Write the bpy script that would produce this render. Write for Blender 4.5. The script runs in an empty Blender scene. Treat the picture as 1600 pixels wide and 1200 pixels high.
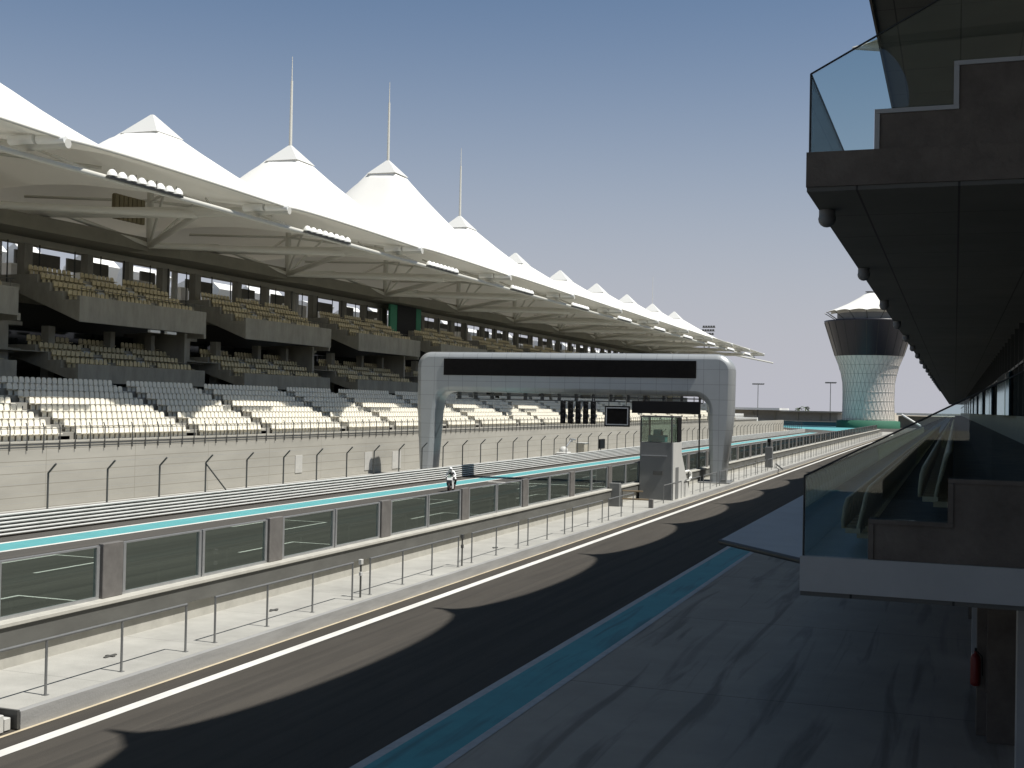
import bpy, bmesh, math, random
from mathutils import Vector, Matrix
random.seed(7)
S = bpy.context.scene
COL = S.collection
R_ = math.radians

# ------------------------------------------------------------------ camera
F, H = 1900.0, 6.0                      # focal length in px of a 1600 px wide picture, eye height
d = Vector((1492.0-800, -(645.0-600), -F)).normalized()
nv = Vector((1.0, -0.02, 0.0)).cross(d).normalized()
if nv.y < 0: nv = -nv
xv = d.cross(nv)
M = Matrix(((xv.x, xv.y, xv.z), (d.x, d.y, d.z), (nv.x, nv.y, nv.z)))  # rows: world axes in camera space = cam->world
cam = bpy.data.cameras.new('camera')
co = bpy.data.objects.new('camera', cam); COL.objects.link(co)
co.matrix_world = Matrix.Translation((0, 0, H)) @ M.to_4x4()
cam.sensor_width = 36.0; cam.lens = F/1600*36
cam.clip_start = 0.1; cam.clip_end = 6000
S.camera = co
# ------------------------------------------------------------------ light
SUNV = Vector((0.63, -0.05, 1.17)).normalized()
EL = math.asin(SUNV.z); AZ = math.atan2(SUNV.x, SUNV.y)
w = bpy.data.worlds.new('World'); S.world = w; w.use_nodes = True
nt = w.node_tree
sky = nt.nodes.new('ShaderNodeTexSky'); sky.sky_type = 'NISHITA'; sky.sun_disc = False
sky.sun_elevation = EL; sky.sun_rotation = AZ
sky.air_density = 1.0; sky.dust_density = 0.9; sky.ozone_density = 1.5
SKY = 0.075
bg = nt.nodes['Background']; bg.inputs[1].default_value = SKY
# dusty desert air: the sky itself pales towards the horizon
tc = nt.nodes.new('ShaderNodeTexCoord'); sx = nt.nodes.new('ShaderNodeSeparateXYZ'); nt.links.new(tc.outputs['Generated'], sx.inputs[0])
def wm(op, a, b=None):
    n_ = nt.nodes.new('ShaderNodeMath'); n_.operation = op
    for i_, q_ in enumerate((a, b)):
        if q_ is None: continue
        if isinstance(q_, (int, float)): n_.inputs[i_].default_value = q_
        else: nt.links.new(q_, n_.inputs[i_])
    return n_.outputs[0]
zz = wm('DIVIDE', wm('MAXIMUM', sx.outputs[2], 0.0), 0.22)
fac = wm('POWER', 2.71828, wm('MULTIPLY', wm('MULTIPLY', zz, zz), -1.0))
tn = nt.nodes.new('ShaderNodeMix'); tn.data_type = 'RGBA'; tn.blend_type = 'MULTIPLY'; tn.inputs[0].default_value = 1
nt.links.new(sky.outputs[0], tn.inputs[6]); tn.inputs[7].default_value = (0.62, 0.76, 0.85, 1)
hz = nt.nodes.new('ShaderNodeMix'); hz.data_type = 'RGBA'
nt.links.new(fac, hz.inputs[0]); nt.links.new(tn.outputs[2], hz.inputs[6]); hz.inputs[7].default_value = (0.385/SKY, 0.388/SKY, 0.43/SKY, 1)
# unseen overhead sky tinted less blue, added to warm the shaded surfaces
fz = wm('MINIMUM', wm('MAXIMUM', wm('MULTIPLY', wm('SUBTRACT', sx.outputs[2], 0.38), 2.5), 0.0), 1.0)
zn = nt.nodes.new('ShaderNodeMix'); zn.data_type = 'RGBA'; zn.blend_type = 'MULTIPLY'
nt.links.new(fz, zn.inputs[0]); nt.links.new(hz.outputs[2], zn.inputs[6]); zn.inputs[7].default_value = (1.0, 0.90, 0.70, 1)
nt.links.new(zn.outputs[2], bg.inputs[0])
sl = bpy.data.lights.new('sun', 'SUN'); sl.energy = 4.6; sl.angle = R_(0.55); sl.color = (1.0, 0.965, 0.9)
so = bpy.data.objects.new('sun', sl); COL.objects.link(so)
so.rotation_euler = SUNV.to_track_quat('Z', 'Y').to_euler()
S.view_settings.view_transform = 'Standard'; S.view_settings.look = 'None'
S.view_settings.gamma = 1; S.view_settings.exposure = 0.35
S.render.engine = 'CYCLES'

# ------------------------------------------------------------------ materials
def mat(name, col, rough=0.7, metal=0.0, var=0.0, scale=1.0, bump=0.0, bscale=20.0, spec=0.5, var2=0.0, scale2=0.1, stretch=None):
    m = bpy.data.materials.new(name); m.use_nodes = True
    t = m.node_tree; b = t.nodes['Principled BSDF']
    b.inputs['Base Color'].default_value = (*col, 1); b.inputs['Roughness'].default_value = rough
    b.inputs['Metallic'].default_value = metal; b.inputs['Specular IOR Level'].default_value = spec
    geo = t.nodes.new('ShaderNodeNewGeometry'); vec = geo.outputs['Position']
    if stretch:
        mp = t.nodes.new('ShaderNodeMapping'); mp.inputs['Scale'].default_value = stretch
        t.links.new(vec, mp.inputs['Vector']); vec = mp.outputs[0]
    if var > 0:
        n = t.nodes.new('ShaderNodeTexNoise'); n.inputs['Scale'].default_value = scale; n.inputs['Detail'].default_value = 6
        n.inputs['Roughness'].default_value = 0.65
        t.links.new(vec, n.inputs['Vector'])
        val = n.outputs[0]
        if var2 > 0:
            n2 = t.nodes.new('ShaderNodeTexNoise'); n2.inputs['Scale'].default_value = scale2; n2.inputs['Detail'].default_value = 3
            t.links.new(vec, n2.inputs['Vector'])
            mx0 = t.nodes.new('ShaderNodeMix'); mx0.inputs[0].default_value = var2
            t.links.new(n.outputs[0], mx0.inputs[2]); t.links.new(n2.outputs[0], mx0.inputs[3]); val = mx0.outputs[0]
        mr = t.nodes.new('ShaderNodeMapRange'); mr.inputs[1].default_value = 0.3; mr.inputs[2].default_value = 0.7
        mr.inputs[3].default_value = 1-var; mr.inputs[4].default_value = 1+var
        t.links.new(val, mr.inputs[0])
        vm = t.nodes.new('ShaderNodeVectorMath'); vm.operation = 'SCALE'; vm.inputs[0].default_value = col
        t.links.new(mr.outputs[0], vm.inputs['Scale']); t.links.new(vm.outputs[0], b.inputs['Base Color'])
    if bump > 0:
        nb = t.nodes.new('ShaderNodeTexNoise'); nb.inputs['Scale'].default_value = bscale; nb.inputs['Detail'].default_value = 4
        t.links.new(geo.outputs['Position'], nb.inputs['Vector'])
        bp = t.nodes.new('ShaderNodeBump'); bp.inputs['Strength'].default_value = bump; bp.inputs['Distance'].default_value = 0.03
        t.links.new(nb.outputs[0], bp.inputs['Height']); t.links.new(bp.outputs[0], b.inputs['Normal'])
    return m

def add_joints(m, period, width, dark, axis=('Y', 'Z'), off=(0, 0)):
    """thin recessed joint lines every period metres (real panel / pour joints)"""
    t = m.node_tree; b = t.nodes['Principled BSDF']
    src = b.inputs['Base Color'].links[0].from_socket if b.inputs['Base Color'].links else None
    geo = t.nodes.new('ShaderNodeNewGeometry'); sp = t.nodes.new('ShaderNodeSeparateXYZ')
    t.links.new(geo.outputs['Position'], sp.inputs[0])
    cur = None
    for a, p, o in zip(axis, period, off):
        ad = t.nodes.new('ShaderNodeMath'); ad.operation = 'ADD'; ad.inputs[1].default_value = 1000*p+o
        t.links.new(sp.outputs[a], ad.inputs[0])
        md = t.nodes.new('ShaderNodeMath'); md.operation = 'MODULO'; md.inputs[1].default_value = p
        t.links.new(ad.outputs[0], md.inputs[0])
        lt = t.nodes.new('ShaderNodeMath'); lt.operation = 'LESS_THAN'; lt.inputs[1].default_value = width
        t.links.new(md.outputs[0], lt.inputs[0])
        if cur is None: cur = lt.outputs[0]
        else:
            mxn = t.nodes.new('ShaderNodeMath'); mxn.operation = 'MAXIMUM'
            t.links.new(cur, mxn.inputs[0]); t.links.new(lt.outputs[0], mxn.inputs[1]); cur = mxn.outputs[0]
    mx = t.nodes.new('ShaderNodeMix'); mx.data_type = 'RGBA'
    t.links.new(cur, mx.inputs[0])
    if src: t.links.new(src, mx.inputs[6])
    else: mx.inputs[6].default_value = b.inputs['Base Color'].default_value
    mx.inputs[7].default_value = (*dark, 1)
    t.links.new(mx.outputs[2], b.inputs['Base Color'])
    return m

def glass(name, tint, refl=1.0, rough=0.01, ior=1.45):
    m = bpy.data.materials.new(name); m.use_nodes = True
    t = m.node_tree; t.nodes.remove(t.nodes['Principled BSDF'])
    tr = t.nodes.new('ShaderNodeBsdfTransparent'); tr.inputs[0].default_value = (*tint, 1)
    gl = t.nodes.new('ShaderNodeBsdfGlossy'); gl.inputs['Roughness'].default_value = rough
    gl.inputs[0].default_value = (refl, refl, refl, 1)
    lw = t.nodes.new('ShaderNodeLayerWeight'); lw.inputs[0].default_value = 0.5
    pw_ = t.nodes.new('ShaderNodeMath'); pw_.operation = 'POWER'; pw_.inputs[1].default_value = 4.5
    fr = t.nodes.new('ShaderNodeMath'); fr.operation = 'MULTIPLY_ADD'; fr.inputs[1].default_value = 0.9; fr.inputs[2].default_value = 0.04
    t.links.new(lw.outputs['Facing'], pw_.inputs[0]); t.links.new(pw_.outputs[0], fr.inputs[0])
    mx = t.nodes.new('ShaderNodeMixShader')
    t.links.new(fr.outputs[0], mx.inputs[0]); t.links.new(tr.outputs[0], mx.inputs[1]); t.links.new(gl.outputs[0], mx.inputs[2])
    t.links.new(mx.outputs[0], t.nodes['Material Output'].inputs[0])
    return m

MT = {}
MT['ground'] = mat('sandy_ground', (0.36, 0.32, 0.26), 0.95, var=0.2, scale=0.05, bump=0.3)
MT['asphalt'] = mat('asphalt', (0.062, 0.056, 0.048), 0.9, var=0.22, scale=2.5, bump=0.35, bscale=60, spec=0.25, var2=0.5, scale2=0.18, stretch=(1, 0.12, 1))
MT['track'] = mat('track_asphalt', (0.085, 0.08, 0.073), 0.9, var=0.2, scale=1.2, bump=0.2, bscale=60, spec=0.25, var2=0.6, scale2=0.4, stretch=(1, 0.05, 1))
MT['apron'] = mat('apron_concrete', (0.39, 0.35, 0.305), 0.92, var=0.12, scale=1.0, bump=0.15, bscale=30, spec=0.12, var2=0.5, scale2=0.3)
MT['concrete'] = mat('pale_concrete', (0.36, 0.355, 0.33), 0.85, var=0.2, scale=1.5, bump=0.2, bscale=25, spec=0.3, var2=0.5, scale2=0.35)
MT['kerb'] = mat('kerb_concrete', (0.30, 0.30, 0.295), 0.85, var=0.14, scale=2.0, bump=0.2, spec=0.3, stretch=(1, 0.3, 3))
MT['wallc'] = add_joints(mat('grandstand_concrete', (0.36, 0.345, 0.305), 0.9, var=0.14, scale=0.8, bump=0.15, spec=0.2, var2=0.5, scale2=0.25, stretch=(1, 0.35, 1.6)), (7.5, 0.62), 0.035, (0.24, 0.225, 0.19))
MT['dirtyc'] = mat('weathered_concrete', (0.29, 0.28, 0.25), 0.9, var=0.16, scale=0.9, bump=0.2, spec=0.2, var2=0.5, scale2=0.3, stretch=(1, 1, 0.5))
MT['boxc'] = mat('balcony_concrete', (0.33, 0.315, 0.265), 0.9, var=0.18, scale=1.1, bump=0.2, spec=0.2, stretch=(1, 1, 0.35))
MT['dark'] = mat('dark_void_shade', (0.07, 0.07, 0.062), 0.9)  # gloom of the open voids put into the wall colour
MT['fascia'] = mat('roof_fascia', (0.20, 0.19, 0.155), 0.8, var=0.1, scale=0.6)
MT['bandw'] = mat('beige_render', (0.46, 0.43, 0.35), 0.85, var=0.08, scale=0.6)
MT['white'] = mat('white_paint', (0.78, 0.78, 0.76), 0.5, var=0.05, scale=3)
MT['line'] = mat('road_line_paint', (0.64, 0.63, 0.60), 0.7, var=0.22, scale=5, stretch=(1, 0.3, 1), var2=.5, scale2=.6)
MT['dullline'] = mat('worn_line_paint', (0.42, 0.43, 0.44), 0.7, var=0.15, scale=4)
MT['yellow'] = mat('yellow_edge_paint', (0.50, 0.43, 0.31), 0.7, var=0.12, scale=3)
MT['turq'] = mat('turquoise_paint', (0.06, 0.30, 0.34), 0.65, var=0.12, scale=1.5, spec=0.3, var2=0.4, scale2=0.4)
MT['turqb'] = mat('pale_turquoise_paint', (0.10, 0.34, 0.36), 0.6, var=0.08, scale=0.8)
MT['steel'] = mat('galvanised_steel', (0.42, 0.43, 0.44), 0.42, 0.6, var=0.08, scale=4)
MT['tuberail'] = mat('weathered_tube_steel', (0.22, 0.225, 0.225), 0.45, 0.4, var=0.1, scale=4)
MT['dsteel'] = mat('dark_steel', (0.10, 0.10, 0.095), 0.5, 0.3)
MT['rail'] = mat('rail_galvanised', (0.60, 0.60, 0.58), 0.5, 0.15, var=0.1, scale=2.0, stretch=(1, 0.5, 1))
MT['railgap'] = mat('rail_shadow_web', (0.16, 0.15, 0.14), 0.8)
MT['plate'] = mat('brown_grey_plate', (0.165, 0.157, 0.15), 0.6, 0.2, var=0.2, scale=2.5)
MT['ledge'] = mat('wall_ledge', (0.42, 0.41, 0.37), 0.8, var=0.12, scale=2)
MT['sill'] = mat('dark_sill_steel', (0.13, 0.13, 0.12), 0.6, 0.2, var=0.2, scale=1.2, stretch=(1, 0.4, 1))  # plain dark grey steel, the beam's own colour
MT['wglass'] = glass('pit_wall_glass', (0.72, 0.78, 0.74), 0.6)
MT['bglass'] = glass('balcony_glass', (0.80, 0.88, 0.89), 0.9)
MT['dglass'] = glass('booth_glass', (0.74, 0.80, 0.77), 1.0)
MT['facade'] = mat('facade_glass', (0.015, 0.022, 0.022), 0.06, 0.0, spec=0.6)
MT['darkframe'] = mat('dark_window_frame', (0.035, 0.04, 0.04), 0.5, 0.2)
MT['mem'] = mat('white_membrane', (0.80, 0.79, 0.75), 0.75, var=0.02, scale=0.3, spec=0.2)
MT['capm'] = mat('cap_panels', (0.60, 0.60, 0.58), 0.6)
MT['tube'] = mat('cream_steel_tube', (0.56, 0.55, 0.50), 0.5)
MT['wseat'] = mat('white_plastic_seat', (0.84, 0.80, 0.69), 0.45, var=0.08, scale=2.5)
MT['oseat'] = mat('tan_tipup_seat', (0.50, 0.41, 0.30), 0.6)
MT['tseat'] = mat('tan_plastic_seat', (0.62, 0.53, 0.31), 0.45, var=0.06, scale=3)
MT['gantry'] = add_joints(mat('gantry_cladding', (0.40, 0.42, 0.43), 0.38, 0.35, var=0.05, scale=0.6), (1.2, 1.15), 0.03, (0.24, 0.25, 0.26), axis=('X', 'Z'), off=(0, 0.3))
MT['screen'] = mat('led_screen', (0.010, 0.009, 0.009), 0.8, var=0.25, scale=3.0, spec=0.1)
MT['black'] = mat('black_housing', (0.010, 0.010, 0.011), 0.6, spec=0.2)
MT['lamp'] = mat('lamp_glass_white', (0.85, 0.85, 0.82), 0.3)
MT['ventp'] = mat('vent_panel_paint', (0.45, 0.44, 0.41), 0.7, var=.1, scale=2)
MT['greyclad'] = mat('grey_cladding', (0.17, 0.175, 0.175), 0.6, var=0.05, scale=1.0)
MT['pale'] = mat('pale_grey_paint', (0.55, 0.55, 0.53), 0.6, var=0.05, scale=1.5)
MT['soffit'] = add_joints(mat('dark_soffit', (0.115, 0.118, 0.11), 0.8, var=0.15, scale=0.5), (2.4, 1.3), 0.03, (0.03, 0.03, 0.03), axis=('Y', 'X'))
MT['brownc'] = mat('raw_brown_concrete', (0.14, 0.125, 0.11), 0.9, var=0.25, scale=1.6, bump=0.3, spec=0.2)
MT['slabface'] = mat('slab_edge_panel', (0.40, 0.42, 0.43), 0.6, var=0.08, scale=1.2)
MT['beige'] = mat('beige_wall', (0.40, 0.37, 0.30), 0.8, var=0.08, scale=1.0)
MT['cream'] = mat('mirror_pane_cream', (0.86, 0.84, 0.76), 0.06, 1.0)
MT['bluep'] = mat('mirror_pane_blue', (0.08, 0.22, 0.34), 0.06, 1.0)
MT['red'] = mat('red_enamel', (0.16, 0.008, 0.006), 0.5)
MT['dgreen'] = mat('dark_green_wall', (0.025, 0.12, 0.075), 0.8)
MT['green'] = mat('green_banner', (0.03, 0.24, 0.13), 0.6)
MT['tower'] = mat('tower_cladding', (0.68, 0.63, 0.58), 0.7, 0.0, var=0.06, scale=0.2)
MT['tglass'] = mat('tower_dark_glass', (0.018, 0.018, 0.026), 0.35, spec=0.35)
MT['leaf'] = mat('palm_leaf', (0.05, 0.075, 0.03), 0.8)
MT['trunk'] = mat('palm_trunk', (0.12, 0.09, 0.06), 0.9)
MT['leather_w'] = mat('white_leather', (0.75, 0.75, 0.75), 0.45)
MT['leather_k'] = mat('black_leather', (0.015, 0.015, 0.017), 0.45)
MT['skin'] = mat('skin', (0.45, 0.27, 0.19), 0.6)
MT['rubber'] = mat('tyre_rubber', (0.018, 0.018, 0.018), 0.85)

def translucent(m, amount, col):
    t = m.node_tree; b = t.nodes['Principled BSDF']; out = t.nodes['Material Output']
    tr = t.nodes.new('ShaderNodeBsdfTranslucent'); tr.inputs[0].default_value = (*col, 1)
    mx = t.nodes.new('ShaderNodeMixShader'); mx.inputs[0].default_value = amount
    t.links.new(b.outputs[0], mx.inputs[1]); t.links.new(tr.outputs[0], mx.inputs[2]); t.links.new(mx.outputs[0], out.inputs[0])
translucent(MT['mem'], 0.035, (1.0, 0.94, 0.78))
# tyre marks of the shaded apron: darker streaks that belong to the concrete
def tyre_marks(m, rot=-7, sc=(1.3, .12), lo=.50, hi=.72, amt=.55, dark=(.05, .05, .055), dist=1.6):
    t = m.node_tree; b = t.nodes['Principled BSDF']; src = b.inputs['Base Color'].links[0].from_socket
    geo = t.nodes.new('ShaderNodeNewGeometry'); mp = t.nodes.new('ShaderNodeMapping')
    mp.inputs['Rotation'].default_value = (0, 0, R_(rot)); mp.inputs['Scale'].default_value = (sc[0], sc[1], 1)
    t.links.new(geo.outputs['Position'], mp.inputs['Vector'])
    n = t.nodes.new('ShaderNodeTexNoise'); n.inputs['Scale'].default_value = 1.3; n.inputs['Detail'].default_value = 5
    n.inputs['Distortion'].default_value = dist
    t.links.new(mp.outputs[0], n.inputs['Vector'])
    mr = t.nodes.new('ShaderNodeMapRange'); mr.inputs[1].default_value = lo; mr.inputs[2].default_value = hi
    mr.inputs[3].default_value = 0.0; mr.inputs[4].default_value = amt
    t.links.new(n.outputs[0], mr.inputs[0])
    mx = t.nodes.new('ShaderNodeMix'); mx.data_type = 'RGBA'
    t.links.new(mr.outputs[0], mx.inputs[0]); t.links.new(src, mx.inputs[6]); mx.inputs[7].default_value = (*dark, 1)
    t.links.new(mx.outputs[2], b.inputs['Base Color'])
tyre_marks(MT['asphalt'], 1.5, (2.2, .03), .48, .66, .45, (.03, .028, .026), .4)
tyre_marks(MT['track'], -1, (1.6, .02), .45, .7, .5, (.04, .038, .036), .5)
tyre_marks(MT['turq'], -9, (2.0, .16), .54, .72, .5, (.03, .06, .07), 1.0)
tyre_marks(MT['apron'], -8, (1.5, .10), .53, .66, .42, (.06, .058, .056), .8)
add_joints(MT['apron'], (9.0,), 0.025, (0.13, 0.12, 0.11), axis=('Y',), off=(1.5,))
add_joints(MT['concrete'], (4.0,), 0.02, (0.22, 0.215, 0.20), axis=('Y',))

# ------------------------------------------------------------------ mesh helpers
class MB:
    def __init__(s): s.v = []; s.f = []; s.sm = []
    def add(s, vs, fs, smooth=False):
        o = len(s.v); s.v += [tuple(v) for v in vs]; s.f += [tuple(i+o for i in f) for f in fs]; s.sm += [smooth]*len(fs)
        return s
    def box(s, x0, x1, y0, y1, z0, z1, bev=0.0):
        if bev <= 0:
            vs = [(x, y, z) for z in (z0, z1) for y in (y0, y1) for x in (x0, x1)]
            return s.add(vs, [(0, 2, 3, 1), (4, 5, 7, 6), (0, 1, 5, 4), (2, 6, 7, 3), (0, 4, 6, 2), (1, 3, 7, 5)])
        b = bev
        ring = lambda z, i: [(x0+i, y0+b if i == 0 else y0+i, z)]
        def loop(z, e):
            return [(x0+b+e, y0+e, z), (x1-b-e, y0+e, z), (x1-e, y0+b+e, z), (x1-e, y1-b-e, z), (x1-b-e, y1-e, z), (x0+b+e, y1-e, z), (x0+e, y1-b-e, z), (x0+e, y0+b+e, z)]
        L = [loop(z0, b), loop(z0+b, 0), loop(z1-b, 0), loop(z1, b)]
        vs = sum(L, []); fs = []
        for k in range(3):
            for i in range(8): fs.append((k*8+i, k*8+(i+1) % 8, (k+1)*8+(i+1) % 8, (k+1)*8+i))
        fs.append(tuple(reversed(range(8)))); fs.append(tuple(24+i for i in range(8)))
        return s.add(vs, fs)
    def quad(s, a, b, c, e): return s.add([a, b, c, e], [(0, 1, 2, 3)])
    def prism(s, poly, axis, a, b, cap=True):
        """extrude 2-D polygon along axis ('x','y','z') from a to b"""
        def P(p, t):
            return {'x': (t, p[0], p[1]), 'y': (p[0], t, p[1]), 'z': (p[0], p[1], t)}[axis]
        n = len(poly); vs = [P(p, a) for p in poly]+[P(p, b) for p in poly]
        fs = [(i, (i+1) % n, n+(i+1) % n, n+i) for i in range(n)]
        if cap: fs += [tuple(reversed(range(n))), tuple(range(n, 2*n))]
        return s.add(vs, fs)
    def tube(s, a, b, r, n=8, r2=None, caps=True):
        a = Vector(a); b = Vector(b); r2 = r if r2 is None else r2
        ax = (b-a).normalized(); up = Vector((0, 0, 1)) if abs(ax.z) < 0.9 else Vector((1, 0, 0))
        u = ax.cross(up).normalized(); v = ax.cross(u)
        vs = []
        for c, rr in ((a, r), (b, r2)):
            for i in range(n):
                t = 2*math.pi*i/n; vs.append(c+u*math.cos(t)*rr+v*math.sin(t)*rr)
        fs = [(i, (i+1) % n, n+(i+1) % n, n+i) for i in range(n)]
        s.add(vs, fs, n > 5)
        if caps: s.add(vs, [tuple(reversed(range(n))), tuple(range(n, 2*n))])
        return s
    def path(s, pts, r, n=6):
        for a, b in zip(pts[:-1], pts[1:]): s.tube(a, b, r, n)
        return s
    def lathe(s, prof, c=(0, 0, 0), n=24, smooth=True, axis='z', caps=True):
        vs = []
        for (r, z) in prof:
            for i in range(n):
                t = 2*math.pi*i/n; p = (r*math.cos(t), r*math.sin(t), z)
                if axis == 'x': p = (z, p[0], p[1])
                if axis == 'y': p = (p[0], z, p[1])
                vs.append((p[0]+c[0], p[1]+c[1], p[2]+c[2]))
        fs = []
        for k in range(len(prof)-1):
            for i in range(n): fs.append((k*n+i, k*n+(i+1) % n, (k+1)*n+(i+1) % n, (k+1)*n+i))
        s.add(vs, fs, smooth)
        if caps:
            s.add([vs[i] for i in range(n)], [tuple(range(n))]); s.add(vs[-n:], [tuple(range(n))])
        return s
    def ball(s, c, r, n=12, m=8, sc=(1, 1, 1)):
        vs = [(c[0], c[1], c[2]-r*sc[2])]
        for j in range(1, m):
            ph = -math.pi/2+math.pi*j/m
            for i in range(n):
                t = 2*math.pi*i/n
                vs.append((c[0]+r*sc[0]*math.cos(ph)*math.cos(t), c[1]+r*sc[1]*math.cos(ph)*math.sin(t), c[2]+r*sc[2]*math.sin(ph)))
        vs.append((c[0], c[1], c[2]+r*sc[2])); fs = []
        for i in range(n): fs.append((0, 1+(i+1) % n, 1+i))
        for j in range(m-2):
            for i in range(n): fs.append((1+j*n+i, 1+j*n+(i+1) % n, 1+(j+1)*n+(i+1) % n, 1+(j+1)*n+i))
        e = len(vs)-1
        for i in range(n): fs.append((e, 1+(m-2)*n+i, 1+(m-2)*n+(i+1) % n))
        return s.add(vs, fs, True)
    def mesh(s, name, m):
        me = bpy.data.meshes.new(name); me.from_pydata(s.v, [], s.f); me.validate(clean_customdata=False)
        if len(me.polygons) == len(s.sm): me.polygons.foreach_set('use_smooth', s.sm)
        me.materials.append(m if not isinstance(m, str) else MT[m]); me.update()
        return me
    def build(s, name, m, parent=None, loc=None):
        o = bpy.data.objects.new(name, s.mesh(name, m)); COL.objects.link(o)
        if parent is not None: o.parent = parent
        if loc is not None: o.location = loc
        return o

def tag(o, label=None, cat=None, group=None, kind=None):
    if label: o['label'] = label
    if cat: o['category'] = cat
    if group: o['group'] = group
    if kind: o['kind'] = kind
    return o
def thing(name, label, cat, group=None, loc=(0, 0, 0), rz=0.0):
    o = bpy.data.objects.new(name, None); COL.objects.link(o); o.location = loc; o.rotation_euler[2] = rz
    o.empty_display_size = 0.3
    return tag(o, label, cat, group)
def inst(name, me, parent, loc, rz=0.0):
    o = bpy.data.objects.new(name, me); COL.objects.link(o); o.parent = parent; o.location = loc; o.rotation_euler[2] = rz
    return o
def copy_tree(root, loc, kids):
    r = root.copy(); COL.objects.link(r); r.location = loc
    for ch in kids:
        c = ch.copy(); COL.objects.link(c); c.parent = r
    return r
_o = ['', 'first', 'second', 'third', 'fourth', 'fifth', 'sixth', 'seventh', 'eighth', 'ninth']
_t = ['tenth', 'eleventh', 'twelfth', 'thirteenth', 'fourteenth', 'fifteenth', 'sixteenth', 'seventeenth', 'eighteenth', 'nineteenth']
ORD = _o[1:]+_t
for a_, b_ in (('twent', 'twenty'), ('thirt', 'thirty'), ('fort', 'forty'), ('fift', 'fifty'), ('sixt', 'sixty')):
    ORD += [a_+'ieth']+[b_+'-'+q_ for q_ in _o[1:]]

# ================================================================== SETTING
def sheet(name, poly, z, m):
    b = MB(); b.add([(x, y, z) for x, y in poly], [tuple(range(len(poly)))])
    return tag(b.build(name, m), kind='structure')
YE = 330.0
sheet('ground', [(-3000, -400), (3000, -400), (3000, 5000), (-3000, 5000)], -0.012, 'ground')
sheet('race_track', [(-37.3, -60), (-18.0, -60), (-18.0, YE), (-24, 380), (-50, 380), (-37.3, YE)], 0.0, 'track')
sheet('pit_lane', [(-16.2, -60), (-9.2, -60), (-9.2, YE), (-12, 372), (-17, 372), (-16.2, YE)], 0.0, 'asphalt')
sheet('pit_apron', [(-9.2, -60), (30, -60), (30, YE+60), (-9.2, YE+60)], -0.004, 'apron')
sheet('lane_line', [(-15.02, -60), (-14.74, -60), (-14.74, YE), (-15.02, YE)], 0.004, 'line')
b = MB()
b.quad((-9.22, -60, .004), (-9.02, -60, .004), (-9.02, YE, .004), (-9.22, YE, .004))
b.quad((-7.98, -60, .004), (-7.80, -60, .004), (-7.80, YE, .004), (-7.98, YE, .004))
tag(b.build('strip_edge_lines', 'dullline'), kind='structure')
sheet('turquoise_strip', [(-9.02, -60), (-7.98, -60), (-7.98, YE), (-9.02, YE)], 0.004, 'turq')
# far track edge: turquoise band between two white lines, pale verge and run-off behind
sheet('track_edge_strip', [(-35.75, -60), (-34.1, -60), (-34.1, YE), (-35.75, YE)], 0.004, 'turqb')
b = MB()
for x0, x1 in ((-34.1, -33.85), (-36.0, -35.75)):
    b.quad((x0, -60, .004), (x1, -60, .004), (x1, YE, .004), (x0, YE, .004))
tag(b.build('track_edge_lines', 'line'), kind='structure')
sheet('service_road', [(-45.5, -60), (-38.0, -60), (-38.0, YE), (-45.5, YE)], 0.0, 'concrete')
# starting grid brackets
b = MB()
for k in range(-1, 12):
    for x, y in ((-29.8, 37.2+16*k), (-24.3, 29.2+16*k)):
        b.quad((x-1.9, y-.12, .004), (x+.9, y-.12, .004), (x+.9, y+.0, .004), (x-1.9, y+.0, .004))
        b.quad((x-1.9, y-4.2, .0042), (x-1.76, y-4.2, .0042), (x-1.76, y-.12, .0042), (x-1.9, y-.12, .0042))
        b.quad((x+.76, y-4.2, .0042), (x+.9, y-4.2, .0042), (x+.9, y-.12, .0042), (x+.76, y-.12, .0042))
b.quad((-33.6, 87.0, .004), (-19.2, 87.0, .004), (-19.2, 87.45, .004), (-33.6, 87.45, .004))
tag(b.build('grid_markings', 'line'), kind='structure')
b = MB()
for k in range(-1, 12):
    b.quad((-22.6, 26.2+16*k, .008), (-22.45, 26.2+16*k, .008), (-22.45, 29.3+16*k, .008), (-22.6, 29.3+16*k, .008))
tag(b.build('yellow_grid_markings', 'yellow'), kind='structure')
# raised platform along the pit wall with its kerb
PZ = 0.33
b = MB(); b.box(-18.75, -15.78, -40, 16.8, -.01, PZ); b.box(-18.75, -15.78, 17.55, YE+20, -.01, PZ); b.box(-18.75, -16.5, 16.8, 17.55, -.01, PZ)
tag(b.build('pit_platform', 'concrete'), kind='structure')
b = MB()
for y0, y1 in ((-40, 16.8), (17.55, YE+20)): b.box(-15.78, -15.62, y0, y1, -.01, PZ-.003)
tag(b.build('platform_kerb', 'kerb'), kind='structure')
b = MB(); b.quad((-15.62, -40, .005), (-15.54, -40, .005), (-15.54, YE+20, .005), (-15.62, YE+20, .005))
tag(b.build('yellow_edge_line', 'yellow'), kind='structure')
# far run-off at the bend
sheet('far_runoff', [(-72, 470), (-50, 405), (-26, 352), (-23, 362), (-28, 470)], 0.006, 'turqb')
sheet('far_road', [(-60, 380), (-12, 372), (-2, 520), (-90, 520)], -0.002, 'track')

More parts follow.
